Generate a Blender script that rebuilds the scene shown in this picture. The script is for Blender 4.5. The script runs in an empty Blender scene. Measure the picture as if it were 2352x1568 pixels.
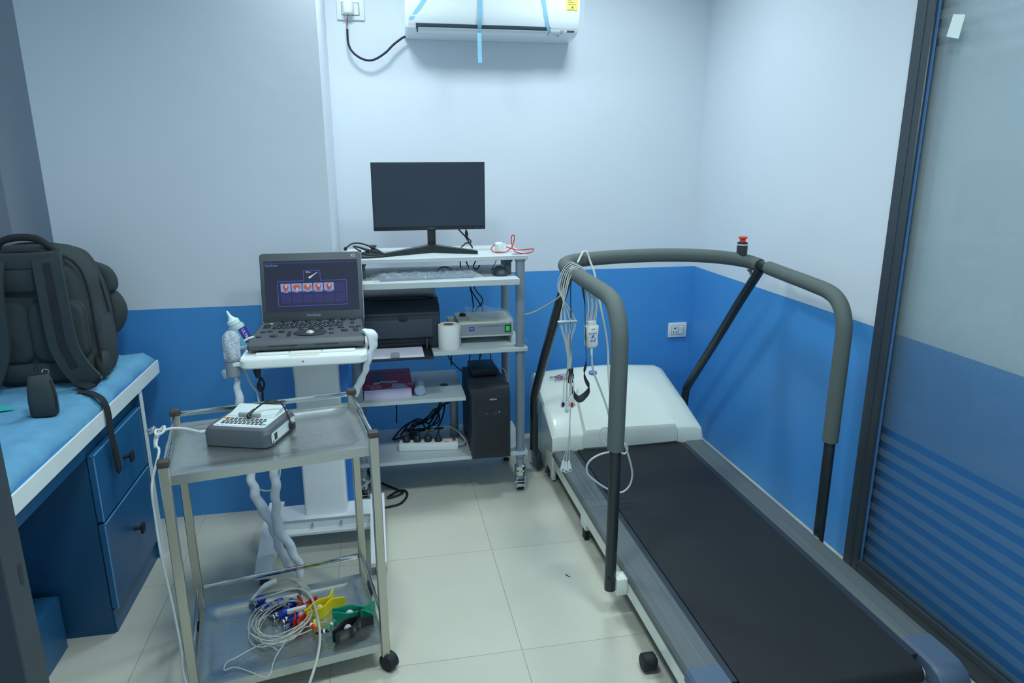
import bpy, bmesh, math, random
from mathutils import Vector, Matrix, Euler
random.seed(7)
S = bpy.context.scene
COL = S.collection
V = Vector
PI = math.pi

# ---------------------------------------------------------------- camera, world, lights, exposure
cam = bpy.data.cameras.new('camera'); camo = bpy.data.objects.new('camera', cam); COL.objects.link(camo)
cam.sensor_width = 36.0; cam.sensor_fit = 'HORIZONTAL'; cam.lens = 36.0 * 1593.09 / 2352.0
cam.clip_start = 0.02; cam.clip_end = 50
CAM_H = 1.53
def _rot(p, y, r):
    cp, sp, cy, sy, cr, sr = math.cos(p), math.sin(p), math.cos(y), math.sin(y), math.cos(r), math.sin(r)
    return (Matrix(((cr, -sr, 0), (sr, cr, 0), (0, 0, 1))) @ Matrix(((1, 0, 0), (0, cp, -sp), (0, sp, cp)))
            @ Matrix(((cy, 0, sy), (0, 1, 0), (-sy, 0, cy))))
_M = _rot(.2583913, -.1894012, -.0026701)
def _w(row): return V((row[0], row[2], -row[1]))
_x, _d, _f = _w(_M[0]), _w(_M[1]), _w(_M[2])
_cm = Matrix((( _x[0], -_d[0], -_f[0], 0), (_x[1], -_d[1], -_f[1], 0), (_x[2], -_d[2], -_f[2], CAM_H), (0, 0, 0, 1)))
camo.matrix_world = _cm
S.camera = camo

w = bpy.data.worlds.new('world'); S.world = w; w.use_nodes = True
bg = w.node_tree.nodes['Background']; bg.inputs[0].default_value = (.55, .75, .85, 1); bg.inputs[1].default_value = .85

def area(name, loc, sx, sy, watts, col=(.82, .97, 1.0), rot=(0, 0, 0)):
    l = bpy.data.lights.new(name, 'AREA'); l.shape = 'RECTANGLE'; l.size = sx; l.size_y = sy
    l.energy = watts; l.color = col; l.spread = math.radians(156)
    o = bpy.data.objects.new(name, l); COL.objects.link(o); o.location = loc; o.rotation_euler = rot
    return o
area('ceiling_and_fill_light', (-.06, 2.93, 2.60), .26, .26, 10)
area('ceiling_and_fill_light', (1.00, 2.93, 2.60), .26, .26, 9.5)
area('ceiling_and_fill_light', (-.15, 1.25, 2.60), .30, .30, 16.5)  # front pair: fill lamps added to brighten the camera side
area('ceiling_and_fill_light', (.95, 1.25, 2.60), .30, .30, 14)  # second added fill lamp, lifts the near floor and right side

S.view_settings.view_transform = 'Standard'; S.view_settings.look = 'None'
S.view_settings.gamma = 1.0; S.view_settings.use_curve_mapping = False
S.view_settings.exposure = 0.0
S.cycles.use_denoising = True
S.cycles.max_bounces = 10; S.cycles.diffuse_bounces = 5; S.cycles.glossy_bounces = 4
S.cycles.transmission_bounces = 8; S.cycles.transparent_max_bounces = 16
S.cycles.sample_clamp_indirect = 6

# ---------------------------------------------------------------- materials
def lin(c): return tuple(((x / 255) / 12.92 if x / 255 <= .04045 else ((x / 255 + .055) / 1.055) ** 2.4) for x in c)
MATS = {}
def mat(name, rgb, rough=.5, metal=0., spec=.5, var=.06, vscale=12., bump=0., bscale=200., emit=None, estr=1., trans=0., ior=1.45, alpha=1., coat=0.):
    if name in MATS: return MATS[name]
    m = bpy.data.materials.new(name); m.use_nodes = True; MATS[name] = m
    nt = m.node_tree; b = nt.nodes['Principled BSDF']
    c = lin(rgb)
    tc = nt.nodes.new('ShaderNodeTexCoord')
    nz = nt.nodes.new('ShaderNodeTexNoise'); nz.inputs['Scale'].default_value = vscale; nz.inputs['Detail'].default_value = 4
    nt.links.new(tc.outputs['Object'], nz.inputs['Vector'])
    mx = nt.nodes.new('ShaderNodeMix'); mx.data_type = 'RGBA'
    mx.inputs[6].default_value = tuple(x * (1 - var) for x in c) + (1,)
    mx.inputs[7].default_value = tuple(min(1, x * (1 + var)) for x in c) + (1,)
    nt.links.new(nz.outputs['Fac'], mx.inputs[0]); nt.links.new(mx.outputs[2], b.inputs['Base Color'])
    b.inputs['Roughness'].default_value = rough; b.inputs['Metallic'].default_value = metal
    b.inputs['Specular IOR Level'].default_value = spec; b.inputs['IOR'].default_value = ior
    b.inputs['Transmission Weight'].default_value = trans; b.inputs['Alpha'].default_value = alpha
    b.inputs['Coat Weight'].default_value = coat
    if bump:
        n2 = nt.nodes.new('ShaderNodeTexNoise'); n2.inputs['Scale'].default_value = bscale; n2.inputs['Detail'].default_value = 3
        nt.links.new(tc.outputs['Object'], n2.inputs['Vector'])
        bp = nt.nodes.new('ShaderNodeBump'); bp.inputs['Strength'].default_value = bump; bp.inputs['Distance'].default_value = .003
        nt.links.new(n2.outputs['Fac'], bp.inputs['Height']); nt.links.new(bp.outputs[0], b.inputs['Normal'])
    if emit:
        b.inputs['Emission Color'].default_value = lin(emit) + (1,); b.inputs['Emission Strength'].default_value = estr
    return m

def wall_mat(name, blue, upper, zsplit):
    m = bpy.data.materials.new(name); m.use_nodes = True; nt = m.node_tree; b = nt.nodes['Principled BSDF']
    g = nt.nodes.new('ShaderNodeNewGeometry'); sx = nt.nodes.new('ShaderNodeSeparateXYZ'); nt.links.new(g.outputs['Position'], sx.inputs[0])
    gt = nt.nodes.new('ShaderNodeMath'); gt.operation = 'GREATER_THAN'; gt.inputs[1].default_value = zsplit
    nt.links.new(sx.outputs['Z'], gt.inputs[0])
    nz = nt.nodes.new('ShaderNodeTexNoise'); nz.inputs['Scale'].default_value = 1.7; nz.inputs['Detail'].default_value = 5
    nt.links.new(g.outputs['Position'], nz.inputs['Vector'])
    def two(c):
        c = lin(c); x = nt.nodes.new('ShaderNodeMix'); x.data_type = 'RGBA'
        x.inputs[6].default_value = tuple(k * .96 for k in c) + (1,); x.inputs[7].default_value = tuple(min(1, k * 1.04) for k in c) + (1,)
        nt.links.new(nz.outputs['Fac'], x.inputs[0]); return x
    A, B = two(blue), two(upper)
    mx = nt.nodes.new('ShaderNodeMix'); mx.data_type = 'RGBA'
    nt.links.new(gt.outputs[0], mx.inputs[0]); nt.links.new(A.outputs[2], mx.inputs[6]); nt.links.new(B.outputs[2], mx.inputs[7])
    nt.links.new(mx.outputs[2], b.inputs['Base Color'])
    b.inputs['Roughness'].default_value = .42; b.inputs['Specular IOR Level'].default_value = .35
    n2 = nt.nodes.new('ShaderNodeTexNoise'); n2.inputs['Scale'].default_value = 9; n2.inputs['Detail'].default_value = 6
    nt.links.new(g.outputs['Position'], n2.inputs['Vector'])
    bp = nt.nodes.new('ShaderNodeBump'); bp.inputs['Strength'].default_value = .12; bp.inputs['Distance'].default_value = .01
    nt.links.new(n2.outputs['Fac'], bp.inputs['Height']); nt.links.new(bp.outputs[0], b.inputs['Normal'])
    return m

def floor_mat():
    m = bpy.data.materials.new('vitrified_tile'); m.use_nodes = True; nt = m.node_tree; b = nt.nodes['Principled BSDF']
    g = nt.nodes.new('ShaderNodeNewGeometry')
    mp = nt.nodes.new('ShaderNodeMapping'); mp.inputs['Location'].default_value = (-.388 + 6, -1.866 + 6, 0)
    nt.links.new(g.outputs['Position'], mp.inputs[0])
    br = nt.nodes.new('ShaderNodeTexBrick'); br.offset = 0; br.squash = 1
    br.inputs['Scale'].default_value = 1; br.inputs['Brick Width'].default_value = .6; br.inputs['Row Height'].default_value = .6
    br.inputs['Mortar Size'].default_value = .0011; br.inputs['Mortar Smooth'].default_value = .3
    br.inputs['Color1'].default_value = lin((203, 203, 188)) + (1,); br.inputs['Color2'].default_value = lin((199, 199, 185)) + (1,)
    br.inputs['Mortar'].default_value = lin((150, 140, 120)) + (1,)
    nt.links.new(mp.outputs[0], br.inputs['Vector'])
    nz = nt.nodes.new('ShaderNodeTexNoise'); nz.inputs['Scale'].default_value = 3; nz.inputs['Detail'].default_value = 6
    nt.links.new(g.outputs['Position'], nz.inputs['Vector'])
    mx = nt.nodes.new('ShaderNodeMix'); mx.data_type = 'RGBA'; mx.blend_type = 'MULTIPLY'; mx.inputs[0].default_value = .35
    rp = nt.nodes.new('ShaderNodeValToRGB'); rp.color_ramp.elements[0].position = .3; rp.color_ramp.elements[0].color = (.78, .78, .76, 1)
    rp.color_ramp.elements[1].position = .7; rp.color_ramp.elements[1].color = (1, 1, 1, 1)
    nt.links.new(nz.outputs['Fac'], rp.inputs[0]); nt.links.new(br.outputs['Color'], mx.inputs[6]); nt.links.new(rp.outputs[0], mx.inputs[7])
    nt.links.new(mx.outputs[2], b.inputs['Base Color']); b.inputs['Roughness'].default_value = .30
    return m

def film_mat(name, tint, opac, rough, bumps, scale=60):
    """clear plastic film: mostly see-through with a glossy crinkled skin"""
    m = bpy.data.materials.new(name); m.use_nodes = True; nt = m.node_tree
    b = nt.nodes['Principled BSDF']; out = nt.nodes['Material Output']
    b.inputs['Base Color'].default_value = lin(tint) + (1,); b.inputs['Roughness'].default_value = rough; b.inputs['Specular IOR Level'].default_value = .8
    tc = nt.nodes.new('ShaderNodeTexCoord')
    nz = nt.nodes.new('ShaderNodeTexNoise'); nz.inputs['Scale'].default_value = scale; nz.inputs['Detail'].default_value = 3
    nt.links.new(tc.outputs['Object'], nz.inputs['Vector'])
    bp = nt.nodes.new('ShaderNodeBump'); bp.inputs['Strength'].default_value = bumps; bp.inputs['Distance'].default_value = .01
    nt.links.new(nz.outputs['Fac'], bp.inputs['Height']); nt.links.new(bp.outputs[0], b.inputs['Normal'])
    tr = nt.nodes.new('ShaderNodeBsdfTransparent'); ms = nt.nodes.new('ShaderNodeMixShader'); ms.inputs[0].default_value = opac
    nt.links.new(tr.outputs[0], ms.inputs[1]); nt.links.new(b.outputs[0], ms.inputs[2]); nt.links.new(ms.outputs[0], out.inputs[0])
    return m

def frosted_mat():
    """sliding-door pane: sandblast film, cut away in level bands near the foot and the head"""
    m = bpy.data.materials.new('frosted_glass'); m.use_nodes = True; nt = m.node_tree
    b = nt.nodes['Principled BSDF']; out = nt.nodes['Material Output']
    N = nt.nodes.new; L = nt.links.new
    g = N('ShaderNodeNewGeometry'); sx = N('ShaderNodeSeparateXYZ'); L(g.outputs['Position'], sx.inputs[0])
    def math_(op, a, bb=None):
        n = N('ShaderNodeMath'); n.operation = op
        for i, q in enumerate((a, bb)):
            if q is None: continue
            if isinstance(q, (int, float)): n.inputs[i].default_value = q
            else: L(q, n.inputs[i])
        return n.outputs[0]
    z = sx.outputs['Z']
    def bands(top, period, lo, hi):
        fr = math_('FRACT', math_('DIVIDE', math_('SUBTRACT', top + period * 20, z), period))
        on = math_('LESS_THAN', fr, .49)
        return math_('MULTIPLY', on, math_('MULTIPLY', math_('GREATER_THAN', z, lo), math_('LESS_THAN', z, hi)))
    clear = math_('MAXIMUM', bands(.618, .0536, .09, .6185), bands(1.985, .0515, 1.853, 2.2))
    rough_t = N('ShaderNodeBsdfRefraction'); rough_t.inputs['Roughness'].default_value = .5; rough_t.inputs['IOR'].default_value = 1.2
    rough_t.inputs['Color'].default_value = (.93, .98, .98, 1)
    tr = N('ShaderNodeBsdfTransparent'); tr.inputs[0].default_value = (.97, .99, .992, 1)
    dif = N('ShaderNodeBsdfDiffuse'); dif.inputs[0].default_value = lin((206, 222, 220)) + (1,)
    tl = N('ShaderNodeBsdfTranslucent'); tl.inputs[0].default_value = (.7, .8, .82, 1)
    a = N('ShaderNodeMixShader'); a.inputs[0].default_value = .90; L(rough_t.outputs[0], a.inputs[1]); L(tr.outputs[0], a.inputs[2])
    veil = N('ShaderNodeMixShader'); veil.inputs[0].default_value = .20; a2 = N('ShaderNodeMixShader'); a2.inputs[0].default_value = .05; L(a.outputs[0], a2.inputs[1]); L(tl.outputs[0], a2.inputs[2]); L(a2.outputs[0], veil.inputs[1]); L(dif.outputs[0], veil.inputs[2])
    cl = N('ShaderNodeMixShader'); cl.inputs[0].default_value = .03; L(tr.outputs[0], cl.inputs[1]); L(dif.outputs[0], cl.inputs[2])
    pick = N('ShaderNodeMixShader'); L(clear, pick.inputs[0]); L(veil.outputs[0], pick.inputs[1]); L(cl.outputs[0], pick.inputs[2])
    L(pick.outputs[0], out.inputs[0])
    nt.nodes.remove(b)
    return m

def clear_mat():
    m = bpy.data.materials.new('clear_glass_face'); m.use_nodes = True; nt = m.node_tree; nt.nodes.remove(nt.nodes['Principled BSDF'])
    N = nt.nodes.new; L = nt.links.new
    tr = N('ShaderNodeBsdfTransparent'); tr.inputs[0].default_value = (.97, .99, .99, 1); gl = N('ShaderNodeBsdfGlossy'); gl.inputs['Roughness'].default_value = .05
    fz = N('ShaderNodeFresnel'); fz.inputs[0].default_value = 1.45; mu = N('ShaderNodeMath'); mu.operation = 'MULTIPLY'; mu.inputs[1].default_value = .6
    ms = N('ShaderNodeMixShader'); L(fz.outputs[0], mu.inputs[0]); L(mu.outputs[0], ms.inputs[0]); L(tr.outputs[0], ms.inputs[1]); L(gl.outputs[0], ms.inputs[2]); L(ms.outputs[0], nt.nodes['Material Output'].inputs[0])
    return m

def steel_mat(name, rgb, rough, streak=14., dirt=.0):
    m = mat(name, rgb, rough, metal=.92, var=.05, vscale=5)
    nt = m.node_tree; b = nt.nodes['Principled BSDF']
    tc = nt.nodes.new('ShaderNodeTexCoord'); mp = nt.nodes.new('ShaderNodeMapping'); mp.inputs['Scale'].default_value = (2, streak, 2)
    nt.links.new(tc.outputs['Object'], mp.inputs[0])
    nz = nt.nodes.new('ShaderNodeTexNoise'); nz.inputs['Scale'].default_value = 3; nz.inputs['Detail'].default_value = 5
    nt.links.new(mp.outputs[0], nz.inputs['Vector'])
    mr = nt.nodes.new('ShaderNodeMapRange'); mr.inputs[3].default_value = rough * .90; mr.inputs[4].default_value = rough * 1.12
    nt.links.new(nz.outputs['Fac'], mr.inputs[0]); nt.links.new(mr.outputs[0], b.inputs['Roughness'])
    return m

# ---------------------------------------------------------------- object helpers
WM = {}
def thing(name, label, cat, loc=(0, 0, 0), rotz=0., group=None):
    o = bpy.data.objects.new(name, None); COL.objects.link(o); o.empty_display_size = .05
    o.location = loc; o.rotation_euler = (0, 0, rotz); o['label'] = label; o['category'] = cat
    if group: o['group'] = group
    WM[o] = Matrix.Translation(loc) @ Matrix.Rotation(rotz, 4, 'Z')
    return o
def obj(name, bm, m, parent=None, local=False, sharp=38, label=None):
    """one mesh object; bm is in world coordinates unless local=True (then in its thing's frame)"""
    P = WM.get(parent, Matrix.Identity(4))
    if not local: bm.transform(P.inverted())
    bmesh.ops.recalc_face_normals(bm, faces=bm.faces[:])
    me = bpy.data.meshes.new(name); bm.to_mesh(me); bm.free()
    for p in me.polygons: p.use_smooth = True
    me.set_sharp_from_angle(angle=math.radians(sharp))
    o = bpy.data.objects.new(name, me); COL.objects.link(o)
    if m: me.materials.append(m)
    if parent: o.parent = parent
    WM[o] = P
    if label: o['label'] = label
    return o
def tag(o, label, cat, group=None):
    o['label'] = label; o['category'] = cat
    if group: o['group'] = group
    return o
def one(name, bm, m, label, cat, group=None, sharp=38):
    """a thing that is one mesh: origin moved to the middle of its base"""
    xs = [v.co for v in bm.verts]
    c = V((sum(v.x for v in xs) / len(xs), sum(v.y for v in xs) / len(xs), min(v.z for v in xs)))
    bm.transform(Matrix.Translation(-c))
    o = obj(name, bm, m, None, True, sharp); o.location = c; WM[o] = Matrix.Translation(c)
    return tag(o, label, cat, group)
def struct(name, bm, m, parent=None):
    o = obj(name, bm, m, parent)
    if not parent: o['kind'] = 'structure'
    return o
def copy_tree(root, loc, rotz, label, group=None):
    r = root.copy(); COL.objects.link(r); r.location = loc; r.rotation_euler = (0, 0, rotz); r['label'] = label
    if group: r['group'] = group
    for ch in list(root.children):
        c = ch.copy(); COL.objects.link(c); c.parent = r
        for gch in ch.children:
            d = gch.copy(); COL.objects.link(d); d.parent = c
    return r

def B(): return bmesh.new()
def box(bm, x0, x1, y0, y1, z0, z1, bev=0., seg=2, M=None):
    r = bmesh.ops.create_cube(bm, size=1); vs = r['verts']
    for v in vs: v.co = V((x0 + (v.co.x + .5) * (x1 - x0), y0 + (v.co.y + .5) * (y1 - y0), z0 + (v.co.z + .5) * (z1 - z0)))
    if bev:
        es = list({e for v in vs for e in v.link_edges})
        r2 = bmesh.ops.bevel(bm, geom=es, offset=bev, segments=seg, profile=.5, affect='EDGES')
        vs = list({v for f in r2['faces'] for v in f.verts} | {v for v in vs if v.is_valid})
    if M is not None:
        for v in vs: v.co = M @ v.co
    return vs
def _frame(d):
    d = d.normalized(); a = V((0, 0, 1)) if abs(d.z) < .9 else V((1, 0, 0))
    u = d.cross(a).normalized(); return u, d.cross(u).normalized()
def rings(bm, loops, cap=True, closed=False):
    vs = [[bm.verts.new(p) for p in lp] for lp in loops]
    n = len(vs[0]); m = len(vs)
    for i in range(m - (0 if closed else 1)):
        a, b = vs[i], vs[(i + 1) % m]
        for j in range(n):
            bm.faces.new((a[j], a[(j + 1) % n], b[(j + 1) % n], b[j]))
    if cap and not closed:
        bm.faces.new(list(reversed(vs[0]))); bm.faces.new(vs[-1])
    return vs
def cyl(bm, p0, p1, r0, r1=None, n=20, cap=True):
    p0, p1 = V(p0), V(p1); r1 = r0 if r1 is None else r1; u, w_ = _frame(p1 - p0)
    lp = lambda p, r: [p + (u * math.cos(2 * PI * k / n) + w_ * math.sin(2 * PI * k / n)) * r for k in range(n)]
    return rings(bm, [lp(p0, r0), lp(p1, r1)], cap)
def spline(pts, k=6, closed=False):
    P = [V(p) for p in pts]; n = len(P); out = []
    if n < 3 and not closed: return P
    for i in range(n if closed else n - 1):
        if closed: a, b, c, d = P[i - 1], P[i], P[(i + 1) % n], P[(i + 2) % n]
        else: a, b, c, d = P[max(i - 1, 0)], P[i], P[i + 1], P[min(i + 2, n - 1)]
        for j in range(k):
            t = j / k; t2 = t * t; t3 = t2 * t
            out.append(.5 * ((2 * b) + (c - a) * t + (2 * a - 5 * b + 4 * c - d) * t2 + (3 * b - a - 3 * c + d) * t3))
    if not closed: out.append(P[-1])
    return out
def tube(bm, pts, r, n=8, k=6, closed=False, smooth=True, prof=None, up=None):
    P = spline(pts, k, closed) if smooth else [V(p) for p in pts]
    m = len(P); loops = []; u = None
    for i in range(m):
        d = (P[(i + 1) % m] - P[i - 1]) if closed else (P[min(i + 1, m - 1)] - P[max(i - 1, 0)])
        if d.length < 1e-9: d = V((0, 0, 1))
        d = d.normalized()
        if up is not None: u = V(up) - d * V(up).dot(d)
        elif u is None: u, _ = _frame(d)
        else: u = u - d * u.dot(d)
        if u.length < 1e-6: u, _ = _frame(d)
        u = u.normalized(); w_ = d.cross(u)
        t = i / max(1, m - 1)
        rr = r if not isinstance(r, (list, tuple)) else r[min(int(t * (len(r) - 1)), len(r) - 2)] * (1 - (t * (len(r) - 1)) % 1) + r[min(int(t * (len(r) - 1)) + 1, len(r) - 1)] * ((t * (len(r) - 1)) % 1) if t < 1 else r[-1]
        if prof: loops.append([P[i] + (u * a + w_ * b) * rr for a, b in prof])
        else: loops.append([P[i] + (u * math.cos(2 * PI * q / n) + w_ * math.sin(2 * PI * q / n)) * rr for q in range(n)])
    return rings(bm, loops, True, closed)
def strap(bm, pts, wdir, width, th, k=6):
    """flat band: wdir is the direction of its width"""
    return tube(bm, pts, 1., k=k, prof=[(-width / 2, -th / 2), (width / 2, -th / 2), (width / 2, th / 2), (-width / 2, th / 2)], up=wdir)
def lathe(bm, prof, M=None, n=24):
    """prof: (radius, height) from bottom to top about z"""
    loops = [[V((r * math.cos(2 * PI * k / n), r * math.sin(2 * PI * k / n), z)) for k in range(n)] for r, z in prof]
    if M is not None: loops = [[M @ p for p in l] for l in loops]
    return rings(bm, loops, True)
def prism(bm, poly, o, u, v, w_):
    """polygon poly in the (u, v) plane at o, swept along w_"""
    o, u, v, w_ = V(o), V(u), V(v), V(w_)
    a = [o + u * p[0] + v * p[1] for p in poly]
    return rings(bm, [a, [p + w_ for p in a]], True)
def rrect(w_, h, r, n=5, cx=0., cy=0.):
    out = []
    for (sx, sy, a0) in ((1, 1, 0), (-1, 1, 90), (-1, -1, 180), (1, -1, 270)):
        for k in range(n + 1):
            a = math.radians(a0 + 90 * k / n); out.append((cx + sx * (w_ / 2 - r) + r * math.cos(a), cy + sy * (h / 2 - r) + r * math.sin(a)))
    return out
def ball(bm, c, r, sx=1., sy=1., sz=1., n=16):
    rr = bmesh.ops.create_uvsphere(bm, u_segments=n, v_segments=max(6, n // 2), radius=r)
    for v in rr['verts']: v.co = V(c) + V((v.co.x * sx, v.co.y * sy, v.co.z * sz))
    return rr['verts']
def text(name, s, o, xd, yd, size, m, parent, align='CENTER', ext=.0004, local=False, label=None):
    c = bpy.data.curves.new('lettering', 'FONT'); c.body = s; c.size = size; c.align_x = align; c.align_y = 'CENTER'; c.extrude = ext; c.resolution_u = 3
    t = bpy.data.objects.new('lettering', c); COL.objects.link(t)
    dg = bpy.context.evaluated_depsgraph_get(); dg.update()
    me = bpy.data.meshes.new_from_object(t.evaluated_get(dg)); bpy.data.objects.remove(t); bpy.data.curves.remove(c)
    bm = B(); bm.from_mesh(me); bpy.data.meshes.remove(me)
    xd = V(xd).normalized(); zd = xd.cross(V(yd)).normalized(); yd = zd.cross(xd)
    o = V(o)
    bm.transform(Matrix(((xd.x, yd.x, zd.x, o.x), (xd.y, yd.y, zd.y, o.y), (xd.z, yd.z, zd.z, o.z), (0, 0, 0, 1))))
    return obj(name, bm, m, parent, local, label=label)

# shared materials
M_white = mat('white_laminate', (226, 234, 232), .38)
M_whiteplastic = mat('white_plastic', (232, 238, 236), .35)
M_whitemetal = mat('white_powder_coat', (222, 228, 232), .35)
M_greyboard = mat('grey_laminate', (196, 206, 208), .45, var=.05, vscale=80)
M_greysteel = mat('grey_painted_steel', (134, 148, 160), .38, spec=.6)
M_chrome = mat('chrome', (205, 212, 215), .12, metal=1., var=.03)
M_black = mat('black_plastic', (38, 46, 52), .45)
M_blacksoft = mat('black_rubber', (27, 33, 38), .65)
M_cableblack = mat('black_cable', (26, 31, 36), .5)
M_cablewhite = mat('white_cable', (196, 203, 200), .45)
M_leadgrey = mat('ivory_lead_wire', (186, 190, 180), .45)
M_dark = mat('charcoal_plastic', (62, 70, 76), .5)
M_text = mat('white_print', (225, 230, 232), .5)
M_red = mat('red_plastic', (200, 40, 34), .4)
M_paper = mat('white_paper', (226, 226, 240), .8)
# ================================================================ the room
M_wall = wall_mat('two_tone_wall_paint', (74, 150, 217), (219, 227, 236), .938)
M_floor = floor_mat(); M_ceil = mat('ceiling_paint', (232, 234, 236), .8)
M_alu = mat('dark_anodised_aluminium', (66, 76, 84), .42, metal=.35, var=.08, vscale=4)
bm = B(); box(bm, -1.75, 1.9, -1.5, 3.8, -.1, 0); struct('floor', bm, M_floor)
bm = B(); box(bm, -1.75, 1.9, -1.5, 3.8, 2.63, 2.73); struct('ceiling', bm, M_ceil)
bm = B(); box(bm, -.19, 1.9, 3.635, 3.8, 0, 2.63); struct('wall_back', bm, M_wall)
bm = B(); box(bm, 1.745, 1.9, -1.5, 3.635, 0, 2.63); struct('wall_right', bm, M_wall)
bm = B(); box(bm, -1.24, -.19, 2.995, 3.8, 0, 2.63); struct('wall_back_left', bm, M_wall)
bm = B(); box(bm, -1.62, -1.24, 3.52, 3.8, 0, 2.63); struct('wall_niche', bm, M_wall)
bm = B(); box(bm, -1.75, -1.62, -1.5, 3.8, 0, 2.63); struct('wall_left', bm, M_wall)
# frosted door leaf standing open along the right wall
d = thing('door_1', 'frosted glass door with dark metal frame standing open along the right wall', 'door', (1.705, 1.55, .012)); d['kind'] = 'structure'
def bar(bm, *a): box(bm, *a, bev=.003, seg=1)
bm = B(); bar(bm, 1.69, 1.722, 2.003, 2.083, .012, 2.22); bar(bm, 1.69, 1.722, .95, 1.03, .012, 2.22)
bar(bm, 1.69, 1.722, 1.03, 2.003, .012, .085); bar(bm, 1.69, 1.722, 1.03, 2.003, 2.13, 2.22)
box(bm, 1.6885, 1.69, 2.036, 2.042, .012, 2.22); box(bm, 1.686, 1.69, 1.03, 2.003, .07, .088)
obj('door_frame', bm, M_alu, d)
bm = B(); box(bm, 1.700, 1.701, 1.992, 2.003, .085, 2.13); obj('edge_film', bm, mat('blue_edge_film', (70, 116, 168), .4), d); bm = B(); box(bm, 1.702, 1.708, 1.03, 2.003, .085, 2.13); gp = obj('glass_pane', bm, clear_mat(), d); gp.data.materials.append(frosted_mat())
for f_ in gp.data.polygons:
    if f_.normal.x > .5: f_.material_index = 1
bm = B(); prism(bm, [(0, 0), (.048, -.013), (.060, .050), (.015, .059)], (1.7015, 1.954, 1.878), (0, -1, 0), (0, 0, 1), (-.0008, 0, 0)); obj('paper_sticker', bm, mat('sticker_paper', (222, 236, 232), .6), d, label='small white sticker near the top of the pane')
# door jamb by the camera
t = thing('trim_1', 'dark aluminium door jamb with an oval latch hole at the doorway', 'door frame', (-.53, .99, 0)); t['kind'] = 'structure'
bm = B(); box(bm, -.60, -.537, .972, 1.03, 0, 2.63, bev=.002, seg=1); box(bm, -.66, -.60, .985, 1.015, 0, 2.63); obj('jamb', bm, M_alu, t)
bm = B(); prism(bm, rrect(.010, .034, .0045), (-.5372, 1.012, .945), (0, 1, 0), (0, 0, 1), (.0006, 0, 0)); obj('latch_hole', bm, M_black, t)

def socket_plate(name, label, cx, cz, w_, h, plug):
    y = 3.635
    t = thing(name, label, 'socket', (cx, y, cz))
    bm = B(); box(bm, cx - w_ / 2, cx + w_ / 2, y - .012, y, cz - h / 2, cz + h / 2, bev=.004); obj('cover_plate', bm, M_whiteplastic, t)
    bm = B(); box(bm, cx - w_ * .31, cx + w_ * .01, y - .015, y - .011, cz - h * .27, cz + h * .27, bev=.0015, seg=1); so = obj('socket_insert', bm, M_whiteplastic, t)
    if not plug:
        bm = B()
        for px, pz, r in ((-.15, .13, .006), (-.225, -.12, .0042), (-.075, -.12, .0042)): cyl(bm, (cx + px * w_, y - .0153, cz + pz * h), (cx + px * w_, y - .0145, cz + pz * h), r, n=14)
        obj('pin_hole', bm, mat('socket_hole', (86, 92, 92), .6), so)
    bm = B(); box(bm, cx + w_ * .03, cx + w_ * .30, y - .016, y - .011, cz - h * .27, cz + h * .27, bev=.002, seg=1)
    for v in bm.verts:
        if v.co.z > cz and v.co.y < y - .014: v.co.y -= .003
    obj('rocker_switch', bm, M_whiteplastic, t)
    bm = B(); box(bm, cx - w_ * .33, cx + w_ * .32, y - .0122, y - .0118, cz - h * .3, cz + h * .3); obj('insert_gap', bm, mat('socket_gap', (120, 134, 138), .6), t)
    return t
socket_plate('wall_socket', 'white power socket with one switch low on the blue back wall', 1.664, .572, .112, .086, False)
socket_plate('wall_socket', 'white power socket with a plug in it left of the air conditioner', -.073, 2.208, .128, .096, True)
# plug and lead of the air conditioner
t = thing('power_plug', 'white plug with a black lead feeding the air conditioner', 'plug', (-.085, 3.60, 2.20))
bm = B(); box(bm, -.108, -.060, 3.575, 3.62, 2.178, 2.242, bev=.014, seg=3); obj('plug_body', bm, M_whiteplastic, t)
bm = B(); tube(bm, [(-.092, 3.592, 2.115), (-.091, 3.59, 2.052), (-.07, 3.585, 2.011), (-.025, 3.58, 1.983), (.022, 3.58, 1.982), (.078, 3.58, 2.014), (.121, 3.585, 2.054), (.17, 3.59, 2.088), (.20, 3.595, 2.095)], .0052, 10); obj('power_lead', bm, M_cableblack, t)
for k, c in enumerate(((120, 60, 50), (70, 60, 150), (190, 150, 120))):
    bm = B(); tube(bm, [(-.088 + .003 * k, 3.593, 2.18), (-.092 + .003 * ((k + 1) % 3 - 1), 3.591, 2.15), (-.093 + .002 * (k - 1), 3.591, 2.11)], .0016, 6); obj('wire_core', bm, mat('wire_core_%d' % k, c, .5), t)

# ================================================================ air conditioner
t = thing('air_conditioner', 'white split air conditioner with blue shipping tapes high on the back wall', 'air conditioner', (.58, 3.635, 2.06))
X0, X1 = .172, .992
M_ac = mat('glossy_white_plastic', (236, 243, 246), .16, var=.02)
prof = [(3.634, 2.40), (3.50, 2.40), (3.435, 2.37), (3.424, 2.30), (3.424, 2.20), (3.432, 2.155), (3.446, 2.122), (3.455, 2.108), (3.50, 2.092), (3.56, 2.086), (3.634, 2.085)]
def acr(x, s, dz):
    c = V((x, 3.60, 2.24)); return [V((x, c.y + (p[0] - c.y) * s if p[0] < 3.6 else p[0], c.z + (p[1] - c.z) * (s * .5 + .5) + dz)) for p in prof]
bm = B(); rings(bm, [acr(X0, .93, 0), acr(X0 + .012, 1, 0), acr(X1 - .02, 1, 0), acr(X1 - .005, .96, 0), acr(X1, .85, 0)]); obj('casing', bm, M_ac, t, sharp=25)
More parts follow.
